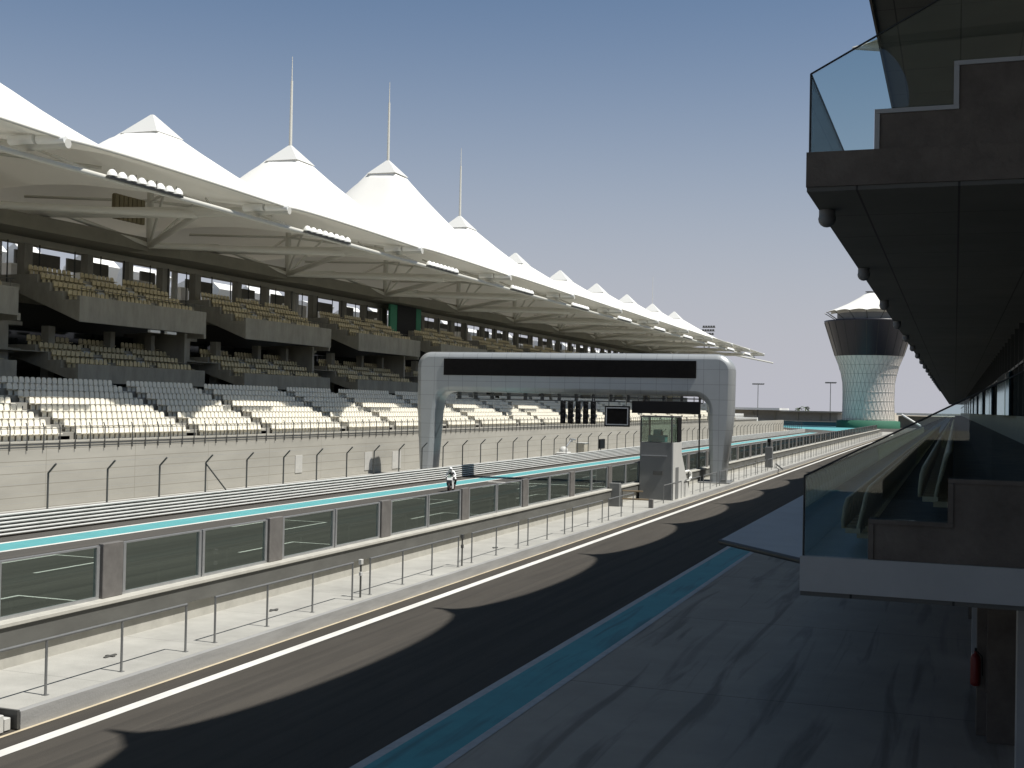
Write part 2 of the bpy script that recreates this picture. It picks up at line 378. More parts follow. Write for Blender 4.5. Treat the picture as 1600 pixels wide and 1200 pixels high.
# ================================================================== PIT WALL
pw = thing('pit_wall', 'long low concrete pit wall topped by framed glass panels and grey posts', 'wall')
X0 = -18.5
b = MB(); b.box(X0-.16, X0+.16, -30, YE, 0, 0.95); b.build('wall_base', 'ledge', pw)
b = MB(); b.box(X0+.163, X0+.30, -30, YE, 0.80, 1.22); b.box(X0-.16, X0+.163, -30, YE, 0.953, 1.22); b.build('dark_beam', 'sill', pw)
b = MB(); b.box(X0-.2, X0+.36, -30, YE, 1.223, 1.31, 0.01); b.build('ledge', 'ledge', pw)
PER = 7.27
fr = MB(); fr.box(-.04, .04, 0, 3.18, 0, .07); fr.box(-.04, .04, 0, 3.18, 1.2, 1.235)
fr.box(-.045, .045, 0, .10, .07, 1.2); fr.box(-.045, .045, 3.08, 3.18, .07, 1.2)
frm = fr.mesh('frame', 'steel')
gp = MB(); gp.box(-.008, .008, .10, 3.08, .07, 1.2); gpm = gp.mesh('glass_panel', 'wglass')
pp = MB(); pp.box(-.08, .08, 0, .72, 0, 1.27, .015); ppm = pp.mesh('post', 'plate')
k = -3
while 24.0+PER*k < YE-8:
    y = 24.0+PER*k
    inst('post', ppm, pw, (X0, y-.76, 1.31))
    for j in range(2):
        if 25 < 0: pass
        g = inst('glass_panel', gpm, pw, (X0, y+j*3.24, 1.31))
        inst('frame', frm, g, (0, 0, 0))
    k += 1
# guard railings on the platform
rsec = [(16.45, 4, 2.22), (24.25, 4, 2.28), (32.2, 4, 2.25)]
y = 40.2
while y < 300:
    if not (65.0 < y+2 < 68.0): rsec.append((y, 3, 2.45))
    y += 6.05
rsec.insert(0, (8.3, 4, 2.25))
for i, (y0, n, st) in enumerate(rsec):
    L = st*(n-1)
    lab = 'grey tube guard railing on the pit platform, %s section from the near end' % ORD[i]
    r = thing('guard_railing', lab, 'railing', 'guard railings along the pit platform', (-16.05, y0, PZ))
    b = MB(); b.tube((0, -.02, 1.05), (0, L+.02, 1.05), .03, 8); b.build('rail', 'tuberail', r)
    for j in range(n):
        b = MB(); b.tube((0, 0, 0), (0, 0, 1.03), .026, 8); b.box(-.05, .05, -.05, .05, 0, .012)
        b.build('post', 'tuberail', r, (0, j*st, 0))
# small control boxes clipped on the railing
for yy, lab in ((31.6, 'small white junction box between railing ends nearest the camera'), (39.3, 'slim dark control post beside the railing gap')):
    t = thing('control_box', lab, 'control box', None, (-16.05, yy, PZ))
    b = MB(); b.tube((0, 0, 0), (0, 0, 1.0), .03); b.build('pole', 'dsteel', t)
    b = MB(); b.box(-.05, .05, -.07, .07, .95, 1.1, .01); b.box(-.04, .04, -.05, .05, .62, .74, .01); b.build('housing', 'pale' if yy < 35 else 'dsteel', t)
# recess box in the kerb at lower left
t = thing('kerb_cabinet', 'open steel cabinet set into the kerb at the lower left', 'cabinet', None, (-15.95, 17.17, 0))
b = MB(); b.box(-.5, -.44, -.39, .39, 0.02, PZ+.02); b.box(-.44, .30, -.39, -.33, .02, PZ+.02); b.box(-.44, .30, .33, .39, .02, PZ+.02)
b.build('cabinet_shell', 'dsteel', t)
b = MB(); b.box(-.2, .25, -.22, .06, 0.02, .33, .01); b.box(-.1, .22, .11, .26, .02, .24, .01); b.build('inner_box', 'pale', t)

# small steel drain covers etc on the platform
for i, (x, y) in enumerate(((-17.2, 22.0), (-17.1, 28.6), (-16.9, 44.8))):
    t = MB(); t.box(-.035, .035, -.2, .2, 0, .03, .01); t.box(-.11, .11, -.04, .04, .003, .028, .005)
    tag(t.build('floor_cleat', 'dsteel', None, (x, y, PZ)), ['small dark steel cleat lying on the platform nearest the camera', 'small dark steel cleat on the platform left of the second railing gap', 'small dark steel cleat farthest along the pale platform'][i], 'floor cleat', 'cleats on the platform')

# ================================================================== FAR SIDE BARRIER + FENCE
br = thing('crash_barrier', 'long galvanised crash barrier of stacked steel rails across the track', 'barrier')
XB = -37.35
for i in range(6):
    z = .06+i*.163
    prof = [(0.0, z), (.06, z+.03), (.07, z+.055), (.05, z+.09), (0, z+.105), (-.02, z+.105), (-.02, z)]
    b = MB(); b.prism([(XB+px, pz) for px, pz in prof], 'y', -30, YE); b.build('rail', 'rail', br)
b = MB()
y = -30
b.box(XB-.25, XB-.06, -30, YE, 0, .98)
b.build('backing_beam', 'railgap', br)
fe = thing('debris_fence', 'tall debris fence of dark posts bent over towards the track', 'fence')
b = MB()
for a, c in (((0, 0, .9), (0, 0, 2.55)), ((0, 0, 2.55), (.42, 0, 2.98))): b.tube(a, c, .045, 6)
pm = b.mesh('post', 'dsteel')
for kk in range(0, 72):
    y = 39.4+4*kk
    if y > YE: break
    inst('post', pm, fe, (XB-.12, y, 0))
b = MB()
for z in (1.35, 1.75, 2.15, 2.5): b.tube((XB-.12, -20, z), (XB-.12, YE, z), .0025, 4)
b.tube((XB+.3, -20, 2.97), (XB+.3, YE, 2.97), .004, 4)
b.build('wire', 'steel', fe)
b = MB(); b.tube((XB-.12, 55.4, 2.5), (XB-.12, 57.4, .95), .04, 6); b.build('brace', 'dsteel', fe)
# ================================================================== GRANDSTAND
gs = thing('grandstand', 'huge concrete grandstand with white lower seats and two tiers of tan balcony seats', 'grandstand')
YS, YG = -8.0, 300.0
b = MB(); b.box(-45.9, -45.5, YS, YG, 0, 3.42); b.build('front_wall', 'wallc', gs)
b = MB(); b.box(-45.97, -45.46, YS, YG, 3.423, 3.5); b.build('wall_coping', 'wallc', gs)
# doors / vents on the wall
for y, w_, z0, z1 in ((78.6, 1.0, .6, 1.9), (89.8, 1.3, .3, 1.8), (95.0, 1.7, .2, 1.7)):
    b = MB(); b.box(-45.5, -45.45, y, y+w_, z0, z1, .01); b.build('vent_panel', 'ventp', gs)
    b = MB()
# railing on the wall
b = MB()
for pts in (((.02, 0, -.35), (.02, 0, .85)), ((.02, 0, .85), (-.08, 0, 1.1))): b.tube(pts[0], pts[1], .035, 5)
rpm = b.mesh('railing_post', 'dsteel')
n = 0; allp = MB(); y = 49.75
ys = []
while y < YG:
    ys.append(y); y += 1.235
for i, y in enumerate(ys):
    if i < 96: inst('railing_post', rpm, gs, (-45.45, y, 3.4))
    else:
        allp.tube((-45.43, y, 3.05), (-45.43, y, 4.25), .035, 4); allp.tube((-45.43, y, 4.25), (-45.53, y, 4.5), .035, 4)
for i in range(45): allp.tube((-45.43, 48.5-i*1.235, 3.05), (-45.43, 48.5-i*1.235, 4.4), .035, 4)
tag(allp.build('railing_posts', 'dsteel', gs), kind='stuff')
b = MB()
for z, r_ in ((3.33, .022), (4.2, .018)): b.tube((-45.44, YS, z), (-45.44, YG, z), r_, 4)
b.build('railing_rail', 'dsteel', gs)
# terraces
NR, RD, RR = 8, .9, .437
XR0, ZR0 = -49.75, 3.30
b = MB(); b.box(XR0, -45.9, YS, YG, 2.7, 2.9); b.build('walkway', 'dirtyc', gs)
b = MB()
poly = [(XR0, 2.9)]
for i in range(NR): poly += [(XR0-RD*i, ZR0+RR*i), (XR0-RD*(i+1), ZR0+RR*i)]
poly += [(-61.0, ZR0+RR*(NR-1)), (-61.0, 2.7), (XR0, 2.7)]
b.prism(poly, 'y', YS, YG); b.build('terrace', 'dirtyc', gs)
# aisles: small steps + handrails
aisles = []
for kk in range(-3, 11):
    for base in (59.2, 72.3, ):
        aisles.append(base+22.6*kk)
b = MB()
for ya in aisles:
    if ya < YS+2 or ya > YG-3: continue
    for i in range(NR): b.box(XR0-RD*i-.42, XR0-RD*i+.0, ya+.15, ya+1.25, ZR0+RR*(i-1)+.003, ZR0+RR*(i-1)+.22)
b.build('aisle_steps', 'dirtyc', gs)
def seat_mb(col):
    s = MB()
    pr = [(-.21, .30), (.21, .30), (.215, .62), (.17, .74), (.08, .775), (-.08, .775), (-.17, .74), (-.215, .62)]
    # backrest, slightly raked: local x=away(-) from the track, y along the row
    vs = [(-.30-.10*(p[1]-.3), p[0], p[1]) for p in pr]+[(-.25-.10*(p[1]-.3), p[0]*.96, p[1]) for p in pr]
    n = 8; fs = [(i, (i+1) % n, n+(i+1) % n, n+i) for i in range(n)]+[tuple(reversed(range(n))), tuple(range(n, 2*n))]
    s.add(vs, fs)
    s.box(-.27, .12, -.2, .2, .36, .41)
    s.box(-.24, -.18, -.16, .16, .0, .36)
    return s
sm = seat_mb(0)
swm = sm.mesh('seat', 'wseat'); stm = sm.mesh('seat', 'tseat')
def tallest_visible(px, py): return True
white = []
for i in range(NR):
    y = YS+.5
    while y < YG-.5:
        if not any(ya-.1 < y < ya+1.5 for ya in aisles):
            white.append((XR0-RD*i-.42, y, ZR0+RR*i, i))
        y += .515
vis = sorted([s for s in white if s[1]-.0 > 49.5+1.1*s[3]], key=lambda s: s[1]*.94-s[0]*.34)
near = set((s[0], s[1]) for s in vis[:100])
bulk = MB()
for (x, y, z, i) in white:
    if (x, y) in near: inst('seat', swm, gs, (x, y, z))
    elif y > 40: 
        bulk.add([(v[0]+x, v[1]+y, v[2]+z) for v in sm.v], sm.f)
tag(bulk.build('seats', 'wseat', gs), 'rows of white plastic seats', kind='stuff')

# balcony boxes: two levels, one per bay
P22 = 22.6
BY = [74.0+P22*k for k in range(-4, 10)]
seatsA = []
def balcony(level, y0, y1):
    if level: zf0, zf1, xr, zb = 11.5, 13.45, -61.4, 13.9
    else: zf0, zf1, xr, zb = 6.95, 8.35, -61.4, 9.2
    st = MB()
    poly = [(-61.4, zf0), (-61.4, zf1)]
    t0 = zf1-.15; dz = .66 if level else .58
    poly.append((-61.65, zf1)); poly.append((-61.65, t0-.15))
    x = -61.65; z = t0-.15
    for r in range(4):
        x -= 1.2 if r else 1.35
        poly.append((x, z))
        if r < 3: z += dz; poly.append((x, z))
    poly.append((-69.5, z)); poly.append((-69.5, z-1.9)); 
    poly.append((-67.6, zb if level else zb-.3))
    st.prism([(a, c) for a, c in poly], 'y', y0, y1)
    bo = st.build('balcony', 'boxc', gs)
    # end screen walls follow the rake as thin upstands (front railing)
    rl = MB()
    yy = y0+.3
    while yy < y1:
        rl.tube((-61.52, yy, zf1), (-61.52, yy, zf1+.55), .02, 4); yy += .9
    rl.tube((-61.52, y0+.2, zf1+.55), (-61.52, y1-.2, zf1+.55), .025, 4)
    rl.build('front_rail', 'dsteel', bo)
    z = t0-.15
    for r in range(4):
        xx = -61.65-1.2*r-.15*(r > 0)-.75
        yy = y0+.45+(.0 if r else 0)
        while yy < y1-.3:
            f = yy-y0
            if not (abs(f-5.3) < .5 or abs(f-10.6) < .5):
                seatsA.append((xx, yy, z, bo))
            yy += .53
        z += dz
    sp = MB()
    for f in (5.3, 10.6):
        z = t0-.15
        for r in range(3):
            sp.box(-63.0-1.2*r+.0, -63.0-1.2*r+.45, y0+f-.42, y0+f+.42, z+.004, z+dz*.5); z += dz
    sp.build('steps', 'pale', bo)
    return bo
for y0 in BY:
    for lv in (0, 1):
        if y0+16 > 40: balcony(lv, y0, y0+16.3)
seatsA.sort(key=lambda s: (s[1]*.94-s[0]*.34)+(1000 if s[1] < 66 else 0))
tb = MB()
for i, (x, y, z, bo) in enumerate(seatsA):
    if i < 240 and y > 60: 
        inst('seat', stm, bo, (x, y, z))
    else: tb.add([(v[0]+x, v[1]+y, v[2]+z) for v in sm.v], sm.f)
tag(tb.build('balcony_seats', 'tseat', gs), 'rows of tan plastic balcony seats', kind='stuff')
# rear structure behind the boxes
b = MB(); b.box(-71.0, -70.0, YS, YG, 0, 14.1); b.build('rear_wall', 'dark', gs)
b = MB(); b.box(-70.0, -61.9, YS, YG, 6.3, 6.7); b.build('lower_floor', 'boxc', gs)
b = MB(); b.box(-70.0, -64.4, YS, YG, 9.2, 9.26); b.box(-70.0, -66.8, YS, YG, 9.26, 9.5); b.build('middle_floor', 'boxc', gs)
b = MB(); b.box(-77.0, -67.0, YS, YG, 13.9, 14.4); b.build('upper_floor', 'boxc', gs)
b = MB(); b.box(-69.3, -69.0, YS, YG, 9.5, 11.2); b.build('middle_glazing', 'facade', gs)
# side walls between boxes and columns
for k, y0 in enumerate(BY):
    if y0+22.6 < 40: continue
    b = MB(); b.box(-70.0, -63.6, y0+16.35, y0+16.75, 6.7, 11.6); b.build('cross_wall', 'boxc', gs)
    b = MB(); b.box(-69.0, -62.0, y0+16.9, y0+17.2, 11.2, 11.7); b.box(-69.0, -66.5, y0+17, y0+22.4, 11.2, 11.5); b.build('link_slab', 'boxc', gs)
    for yy, wd in ((y0+1.5, .9), (y0+8.8, .7), (y0+14.2, .6), (y0+19.0, 1.1)):
        b = MB(); b.box(-68.7, -68.0, yy, yy+wd, 14.4, 17.75); b.build('column', 'boxc', gs)
        b = MB(); b.box(-66.2, -65.5, yy, yy+wd*.8, 6.7, 11.3); b.build('column', 'boxc', gs)
# band wall above the windows and zig-zag fascia slab
b = MB(); b.box(-69.2, -68.2, YS, YG, 17.75, 19.4); b.build('head_band', 'bandw', gs)
for k, y0 in enumerate(BY):
    yb = y0-11+.0
    if yb+22.6 < 35: continue
    poly = [(-70.5, yb), (-66.2, yb), (-64.6, yb+5.2), (-64.0, yb+22.5), (-70.5, yb+22.5)]
    b = MB(); b.prism(poly, 'z', 18.25, 19.35); b.build('roof_fascia', 'fascia', gs)
# white kiosks and screens on the concourse behind the upper windows
rs = random.Random(3)
y = 60.0
while y < 290:
    wd = rs.uniform(1.0, 5.0); hh = rs.uniform(.9, 1.9)
    b = MB(); b.box(-75.5, -74.3, y, y+wd, 14.4, 15.6+hh, .05); b.build('kiosk', 'white', gs)
    y += wd+rs.uniform(2.0, 6.0)
y = 50.0
while y < 290:
    b = MB(); b.box(-67.9, -67.82, y, y+.07, 14.4, 17.75); b.build('window_mullion', 'darkframe', gs); y += rs.uniform(2.2, 4.2)
y = 70.0
while y < 420:
    wd = rs.uniform(3.0, 9.0); zz_ = rs.uniform(20.0, 20.6)
    b = MB(); b.prism([(-91, 17.5), (-89.8, zz_), (-90.8, zz_+rs.uniform(.3, 1.0)), (-93, zz_-.4), (-93, 17.5)], 'y', y, y+wd); b.build('rear_awning', 'white', gs)
    y += wd+rs.uniform(1.0, 7.0)
y = 60.0
while y < 290:
    b = MB(); b.box(-76.5, -76.3, y, y+rs.uniform(2, 7), 17.3, 18.5); b.build('rear_blind', 'sill', gs); y += rs.uniform(6, 11)
# entrance with green curtains
for yb in (136.5, 271.0):
    b = MB(); b.box(-66.6, -66.0, yb+2.0, yb+7.6, 13.9, 18.2); b.build('portal', 'black', gs)
    for a, c in ((yb, yb+1.9), (yb+7.7, yb+9.2)):
        b = MB()
        n = 8
        for i in range(n): b.box(-66.3-.12*(i % 2), -66.0, a+(c-a)*i/n, a+(c-a)*(i+1)/n-.01, 14.2, 18.1)
        b.build('green_curtain', 'green', gs)
# services under the boxes (dark ducts, pale fittings)
for y in (82.3, 84.5):
    b = MB(); b.box(-61.5, -61.2, y, y+1.3, 11.2, 11.42, .02); b.build('soffit_lamp', 'lamp', gs)

# ================================================================== TENSILE CANOPY
cp = thing('tent_canopy', 'white tensile membrane roof of pointed tents cantilevered over the grandstand', 'canopy roof')
tips = {-1: 29.8, 0: 29.8, 1: 29.8, 2: 31.9, 3: 34.8, 4: 31.6, 5: 29.3}
def tipz(k): return tips.get(k, 29.1)
XF, XBk, XC = -44.0, -86.0, -64.0
def zedge(v):    # height of the valley line between two tents, v -1 front .. 1 rear
    return 19.4+2.8*(1-math.sqrt(v*v+.01)/1.005)+(2.0 if v > 0 else 0)*v
def canopy_bay(k, yc):
    NU, NV = 44, 64
    zt = tipz(k)-1.62
    vs = []; fs = []
    for j in range(NV+1):
        v = -1+2*j/NV
        for i in range(NU+1):
            u = -1+2*i/NU
            au, av = abs(u), abs(v)
            pu, pv = max(0, au-.135)/.865, max(0, av-.075)/.925
            t = (pu**2.1+pv**2.1)**(1/2.1)
            t = min(t, 1.0)
            t0 = 0.0
            s_ = max(0.0, (t-t0)/(1-t0))
            f = (1-s_)**1.6
            ze = zedge(v)
            z = ze+(zt-zedge(0))*f
            dx = 2.8*(1-u*u)*(av**3)
            x = XC+(XC-XF)*v*1.0 if v < 0 else XC-(XC-XBk)*v
            x = XC+(XF-XC)*(-v) if v < 0 else XC+(XBk-XC)*v
            x += -dx if v < 0 else dx
            z += (1.0 if v < 0 else .2)*(1-u*u)*(av**4)
            vs.append((x, yc+u*P22/2, z))
    for j in range(NV):
        for i in range(NU):
            a = j*(NU+1)+i
            fs.append((a, a+1, a+NU+2, a+NU+1))
    b = MB(); b.add(vs, fs, True); o = b.build('membrane', 'mem', cp)
    # rolled edge cable along the front
    e = MB(); e.path([vs[i] for i in range(0, NU+1, 2)], .09, 6); e.build('edge_cable', 'tube', cp)
    # pyramid cap
    h = 1.85; zb = tipz(k)-1.85; zt2 = tipz(k)
    c = MB(); c.add([(XC-h, yc-h, zb), (XC+h, yc-h, zb), (XC+h, yc+h, zb), (XC-h, yc+h, zb), (XC-.12, yc-.12, zt2), (XC+.12, yc-.12, zt2), (XC+.12, yc+.12, zt2), (XC-.12, yc+.12, zt2)],
          [(0, 1, 5, 4), (1, 2, 6, 5), (2, 3, 7, 6), (3, 0, 4, 7), (4, 5, 6, 7), (3, 2, 1, 0)])
    c.build('peak_cap', 'capm', cp)
    c = MB(); c.tube((XC, yc, 18.6), (XC, yc, zt2-.6), .3, 10); c.lathe([(h*.6, zb-.32), (h*.6, zb-.05)], (XC, yc, 0), 16)
    c.build('support_mast', 'tube', cp)
    return o
for k in range(-1, 11):
    yc = 63.0+P22*k
    canopy_bay(k, yc)
    if k in (2, 3, 4):
        top = {2: 41.0, 3: 44.2, 4: 40.9}[k]
        b = MB(); b.tube((XC, yc, tipz(k)-.1), (XC, yc, top-2.5), .17, 8, .12); b.tube((XC, yc, top-2.5), (XC, yc, top), .06, 6, .03)
        b.build('spire', 'tube', cp)
    if k == 9:
        b = MB(); b.tube((XC, yc, tipz(k)-.1), (XC, yc, 35.2), .06, 6, .03); b.build('spire', 'tube', cp)
    # steelwork of the bay
    b = MB()
    base = (XC, yc, 18.75)
    for sy in (-1, 1):
        yn = yc+sy*P22/2
        b.tube(base, (XF-7.5, yn, 19.15), .26, 8)
        b.tube(base, (XC-1.0, yn, 20.2), .2, 6)
        b.tube((XC, yc, 22.5), (XC+7.5, yc+sy*7, 22.0), .13, 6)
        b.tube((XC, yc, 22.5), (XC-7.0, yc+sy*7, 22.0), .13, 6)
    b.tube(base, (XC+4, yc+3.0, 24.0), .12, 6); b.tube(base, (XC+4, yc-3.0, 24.0), .12, 6)
    b.tube((XF-2.3, yc-P22/2, 18.62), (XF-2.3, yc+P22/2, 18.62), .17, 8)
    b.tube((XF-2.3, yc-5.5, 18.62), (XF-7.5, yc-5.5, 20.6), .09, 6); b.tube((XF-2.3, yc+5.5, 18.62), (XF-7.5, yc+5.5, 20.6), .09, 6)
    b.tube((XF-2.3, yc-5.5, 18.62), (XF-4.2, yc-7.5, 19.6), .08, 6); b.tube((XF-2.3, yc+5.5, 18.62), (XF-4.2, yc+7.5, 19.6), .08, 6)
    b.build('strut', 'tube', cp)
for k in range(-1, 12):
    yn = 51.7+P22*k
    b = MB(); b.tube((XF+.1, yn, 19.2), (XF-8, yn, 19.35), .26, 10, .40); b.tube((XF-8, yn, 19.35), (XBk+3, yn, 20.5), .40, 10)
    b.tube((XC-5.5, yn, 19.9), (XC-5.5, yn, 14.4), .3, 8)
    b.build('cantilever_tube', 'tube', cp)
    b = MB(); b.tube((XF-3.3, yn-.45, 19.45), (XF-1.7, yn-.45, 19.45), .27, 12); b.tube((XF-1.6, yn-.3, 19.45), (XF+.1, yn-.2, 19.35), .27, 12, .2)
    b.build('edge_fitting', 'lamp', cp)
# end spars beyond the last tent
b = MB(); b.tube((XF-8, 300.3, 19.3), (XF+.5, 312, 17.7), .2, 8); b.build('end_spar', 'tube', cp)
# floodlight banks under the front edge
lampm = MB(); lampm.lathe([(.02, .40), (.14, .36), (.29, .18), (.32, 0.0)], (0, 0, 0), 12); lampm = lampm.mesh('lamp', 'lamp')
bracket = MB(); bracket.box(-.12, .12, -3.6, 3.6, -.17, -.10); bracket.box(-.16, .16, -3.55, 3.55, -.10, -.06)
for i in range(4): bracket.tube((0, -3+2*i, -.1), (0, -3+2*i, .45), .03, 5)
bracket = bracket.mesh('bracket', 'dsteel')
kk = 0
for k in range(0, 11):
    yc = 63.0+P22*k-1.9
    t = thing('floodlight_bank', 'row of eight white lamps under the canopy edge, %s bank from the left' % ORD[kk], 'floodlights', 'floodlight banks under the canopy', (-46.0, yc, 18.72)); kk += 1
    inst('bracket', bracket, t, (0, 0, .02))
    for i in range(8): inst('lamp', lampm, t, (0, -3.2+.91*i, 0))
# ochre speaker crate hanging on the first mast area
t = MB()
for i in range(7): t.box(-.15, .15, i*.55, i*.55+.45, 0, 2.0, .03)
t.box(-.12, -.05, -.1, 3.9, .1, 1.9)
tag(t.build('speaker_stack', mat('ochre_board', (.17, .145, .085), .8), None, (-62.5, 79.0, 20.0)), 'ochre ribbed panel hanging under the first tent', 'speaker panel')

# ================================================================== START GANTRY
ga = thing('start_gantry', 'grey clad start gantry arch spanning the track with a long black screen', 'gantry', None)
def arch():
    YF, YB = 92.0, 94.4
    xl, xr, zt = -42.0, -15.72, 10.11
    outer = []; inner = []
    def arc(cx, cz, r, a0, a1, n=8): return [(cx+r*math.cos(R_(a0+(a1-a0)*i/n)), cz+r*math.sin(R_(a0+(a1-a0)*i/n))) for i in range(n+1)]
    zb = 0.0
    outer = [(xl+.35, zb), (xl, 5.5), (xl-.05, zt-1.4)]+arc(xl+1.15, zt-1.2, 1.2, 175, 90)+arc(xr-1.4, zt-1.4, 1.4, 90, 5)+[(xr-.05, 5.5), (xr-.65, zb)]
    inner = [(xr-1.75, zb), (xr-2.0, 5.3)]+arc(xr-3.1, 5.75, 1.1, -5, 90)+arc(xl+2.9, 5.85, 1.05, 90, 185)+[(xl+1.75, 5.3), (xl+1.35, zb)]
    poly = outer+inner
    return poly, YF, YB
poly, YF, YB = arch()
bm_poly = poly
def arch_mesh():
    """front and back faces set in by a bevel, triangulated by blender's ngon fill"""
    b = MB(); n = len(bm_poly)
    # outward-ish inset for bevel
    P = [Vector((p[0], p[1], 0)) for p in bm_poly]
    ins = []
    for i in range(n):
        a, c, e = P[i-1], P[i], P[(i+1) % n]
        d1 = (c-a).normalized(); d2 = (e-c).normalized()
        n1 = Vector((d1.y, -d1.x, 0)); n2 = Vector((d2.y, -d2.x, 0)); nn = (n1+n2)
        nn = nn.normalized() if nn.length > .001 else n1
        ins.append(nn)
    rings = []
    for off, yy in ((.42, YF), (.16, YF+.10), (.04, YF+.28), (0, YF+.5), (0, YB-.5), (.04, YB-.28), (.16, YB-.1), (.42, YB)):
        rings.append([(P[i].x+ins[i].x*off, yy, max(0, P[i].y+ins[i].y*off)) for i in range(n)])
    vs = sum(rings, [])
    for k in range(len(rings)-1):
        b.add([], [])
    fs = []
    for k in range(len(rings)-1):
        for i in range(n-1): fs.append((k*n+i, k*n+(i+1) % n, (k+1)*n+(i+1) % n, (k+1)*n+i))
    b.add(vs, fs, True)
    # front/back caps as a strip between outer and inner outlines (same point counts)
    h = n//2
    return b, rings, n
b, rings, n = arch_mesh()
no = 3+9+9+2; ni = n-no
import mathutils
from mathutils.geometry import tessellate_polygon
for ring, flip in ((rings[0], False), (rings[-1], True)):
    tr = tessellate_polygon([[Vector((p[0], p[2], 0)) for p in ring]])
    b.add(ring, [tuple(t) if flip else tuple(reversed(t)) for t in tr])
go = b.build('arch_body', 'gantry', ga)
b = MB(); b.box(-39.6, -18.65, YF-.10, YF+.02, 8.23, 9.56, .01); b.build('display_screen', 'screen', ga)
b = MB()
for z in (6.62, 6.3): b.box(-38.8, -18.3, YF+.9, YF+1.0, z, z+.08); b.box(-38.8, -18.3, YF+1.7, YF+1.8, z, z+.08)
for i in range(15):
    x = -38.7+1.44*i
    b.box(x, x+.08, YF+.9, YF+1.8, 6.3, 6.9)
b.build('lower_truss', 'dsteel', ga)
b = MB(); b.box(-18.3, -15.84, 91.3, 95.0, PZ, PZ+.08, .02); b.box(-16.5, -16.1, 91.35, 91.6, PZ+.085, PZ+.3); b.build('base_plate', 'greyclad', ga)
# start lights, message board, long black board – hang from the gantry
t = thing('start_lights', 'five black columns of starting lights hanging under the gantry', 'start lights', None, (-29.2, 91.4, 4.57))
for i in range(5):
    c = MB(); c.box(-.2, .2, -.15, .15, 0, 1.75, .03); o = c.build('light_column', 'black', t, (.62*i, 0, 0))
    for j in range(4):
        l = MB(); l.lathe([(.13, -.26), (.15, -.16), (.15, -.15)], (0, 0, 0), 12, axis='y'); l.build('lamp_hood', 'black', o, (0, 0, .22+.42*j))
    c = MB(); c.tube((0, 0, 1.75), (0, 0, 2.0), .03, 6); c.build('hanger', 'steel', o)
    # pale side louvre
    c = MB(); c.box(.21, .36, -.05, .05, 1.15, 1.55, .01); c.box(.22, .32, -.05, .05, .5, .75, .01); c.build('louvre', 'steel', o)
t = thing('message_board', 'square black message screen with grey border under the gantry', 'screen', None, (-25.75, 91.2, 4.42))
c = MB(); c.box(0, 2.0, 0, .3, 0, 1.6, .02); c.build('housing', 'black', t)
c = MB()
for q in ((.1, 1.9, .12, .2), (.1, 1.9, 1.40, 1.48), (.1, .18, .2, 1.4), (1.82, 1.9, .2, 1.4)): c.box(q[0], q[1], -.03, .0, q[2], q[3])
c.build('border', 'steel', t)
c = MB(); c.box(.19, 1.81, -.015, -.001, .21, 1.39); c.build('panel', 'screen', t)
c = MB(); c.tube((.3, .15, 1.6), (.3, .15, 2.3), .04, 6); c.tube((1.7, .15, 1.6), (1.7, .15, 2.3), .04, 6); c.build('hanger', 'dsteel', t)
t = thing('hanging_board', 'long plain black board hanging right of the message screen', 'display board', None, (-23.65, 91.6, 5.49))
c = MB(); c.box(0, 5.4, 0, .35, 0, .95, .02); c.build('panel', 'black', t)
c = MB()
for x in (.5, 2.7, 4.9): c.tube((x, .17, .95), (x, .17, 1.3), .04, 6)
c.build('hanger', 'dsteel', t)
t = MB(); t.tube((-18.35, 92.4, 1.31), (-18.35, 92.4, 5.5), .06, 8); t.box(-18.45, -18.25, 92.3, 92.5, 5.2, 5.5)
tag(t.build('cable_pole', 'dsteel'), 'thin dark cable pole beside the right gantry leg', 'pole')

# gantry and hung parts turned and narrowed to keep its shadow off the wall
ga.name = ga.name
PV = Vector((-15.72, 92.0, 0)); RM = Matrix.Rotation(R_(4.3), 3, 'Z'); KX = .968
for o_ in [o for o in COL.objects if o.parent is None and o.name.split('.')[0] in ('start_gantry', 'start_lights', 'message_board', 'hanging_board')]:
    rel = o_.location-PV; rel.x *= KX
    o_.location = PV+RM @ rel; o_.rotation_euler[2] = R_(4.3); o_.scale.x = KX

# ================================================================== CONTROL BOOTH
bo = thing('control_booth', 'grey marshal booth with a glazed upper cabin on the pit wall', 'booth', None, (-.93, 2.9, 0))
b = MB(); b.box(-17.2, -15.2, 70.0, 72.4, PZ, 3.82); b.build('wall', 'greyclad', bo)
b = MB(); b.box(-15.197, -15.12, 70.0, 72.4, PZ, 3.82); b.build('side_panel', 'pale', bo)
b = MB(); b.prism([(72.4, PZ), (75.6, PZ), (72.4, 3.5)], 'x', -15.5, -15.2); b.build('buttress', 'pale', bo)
b = MB(); b.box(-15.118, -15.09, 70.7, 71.5, PZ+.05, 2.3, .005); b.build('door', 'greyclad', bo)
b = MB(); b.box(-16.35, -15.75, 69.94, 69.998, 1.85, 2.1, .01); b.build('vent', 'dsteel', bo)
b = MB(); b.box(-17.1, -15.5, 69.95, 69.998, 3.0, 3.04); b.build('trim', 'steel', bo)
b = MB(); b.box(-17.15, -15.25, 70.02, 70.05, 3.85, 5.35); b.box(-15.24, -15.21, 70.06, 72.3, 3.85, 5.35); b.box(-17.15, -15.25, 72.3, 72.33, 3.85, 5.35); b.box(-17.18, -17.155, 70.06, 72.3, 3.85, 5.35)
g = b.build('glazing', 'dglass', bo)
b = MB()
for x, y in ((-17.18, 70.0), (-15.26, 70.0), (-15.26, 72.3), (-17.18, 72.3)): b.box(x-.03, x+.06, y-.02, y+.07, 3.823, 5.36)
b.box(-17.24, -15.14, 69.95, 72.45, 5.363, 5.45); b.build('cabin_frame', 'dsteel', bo)
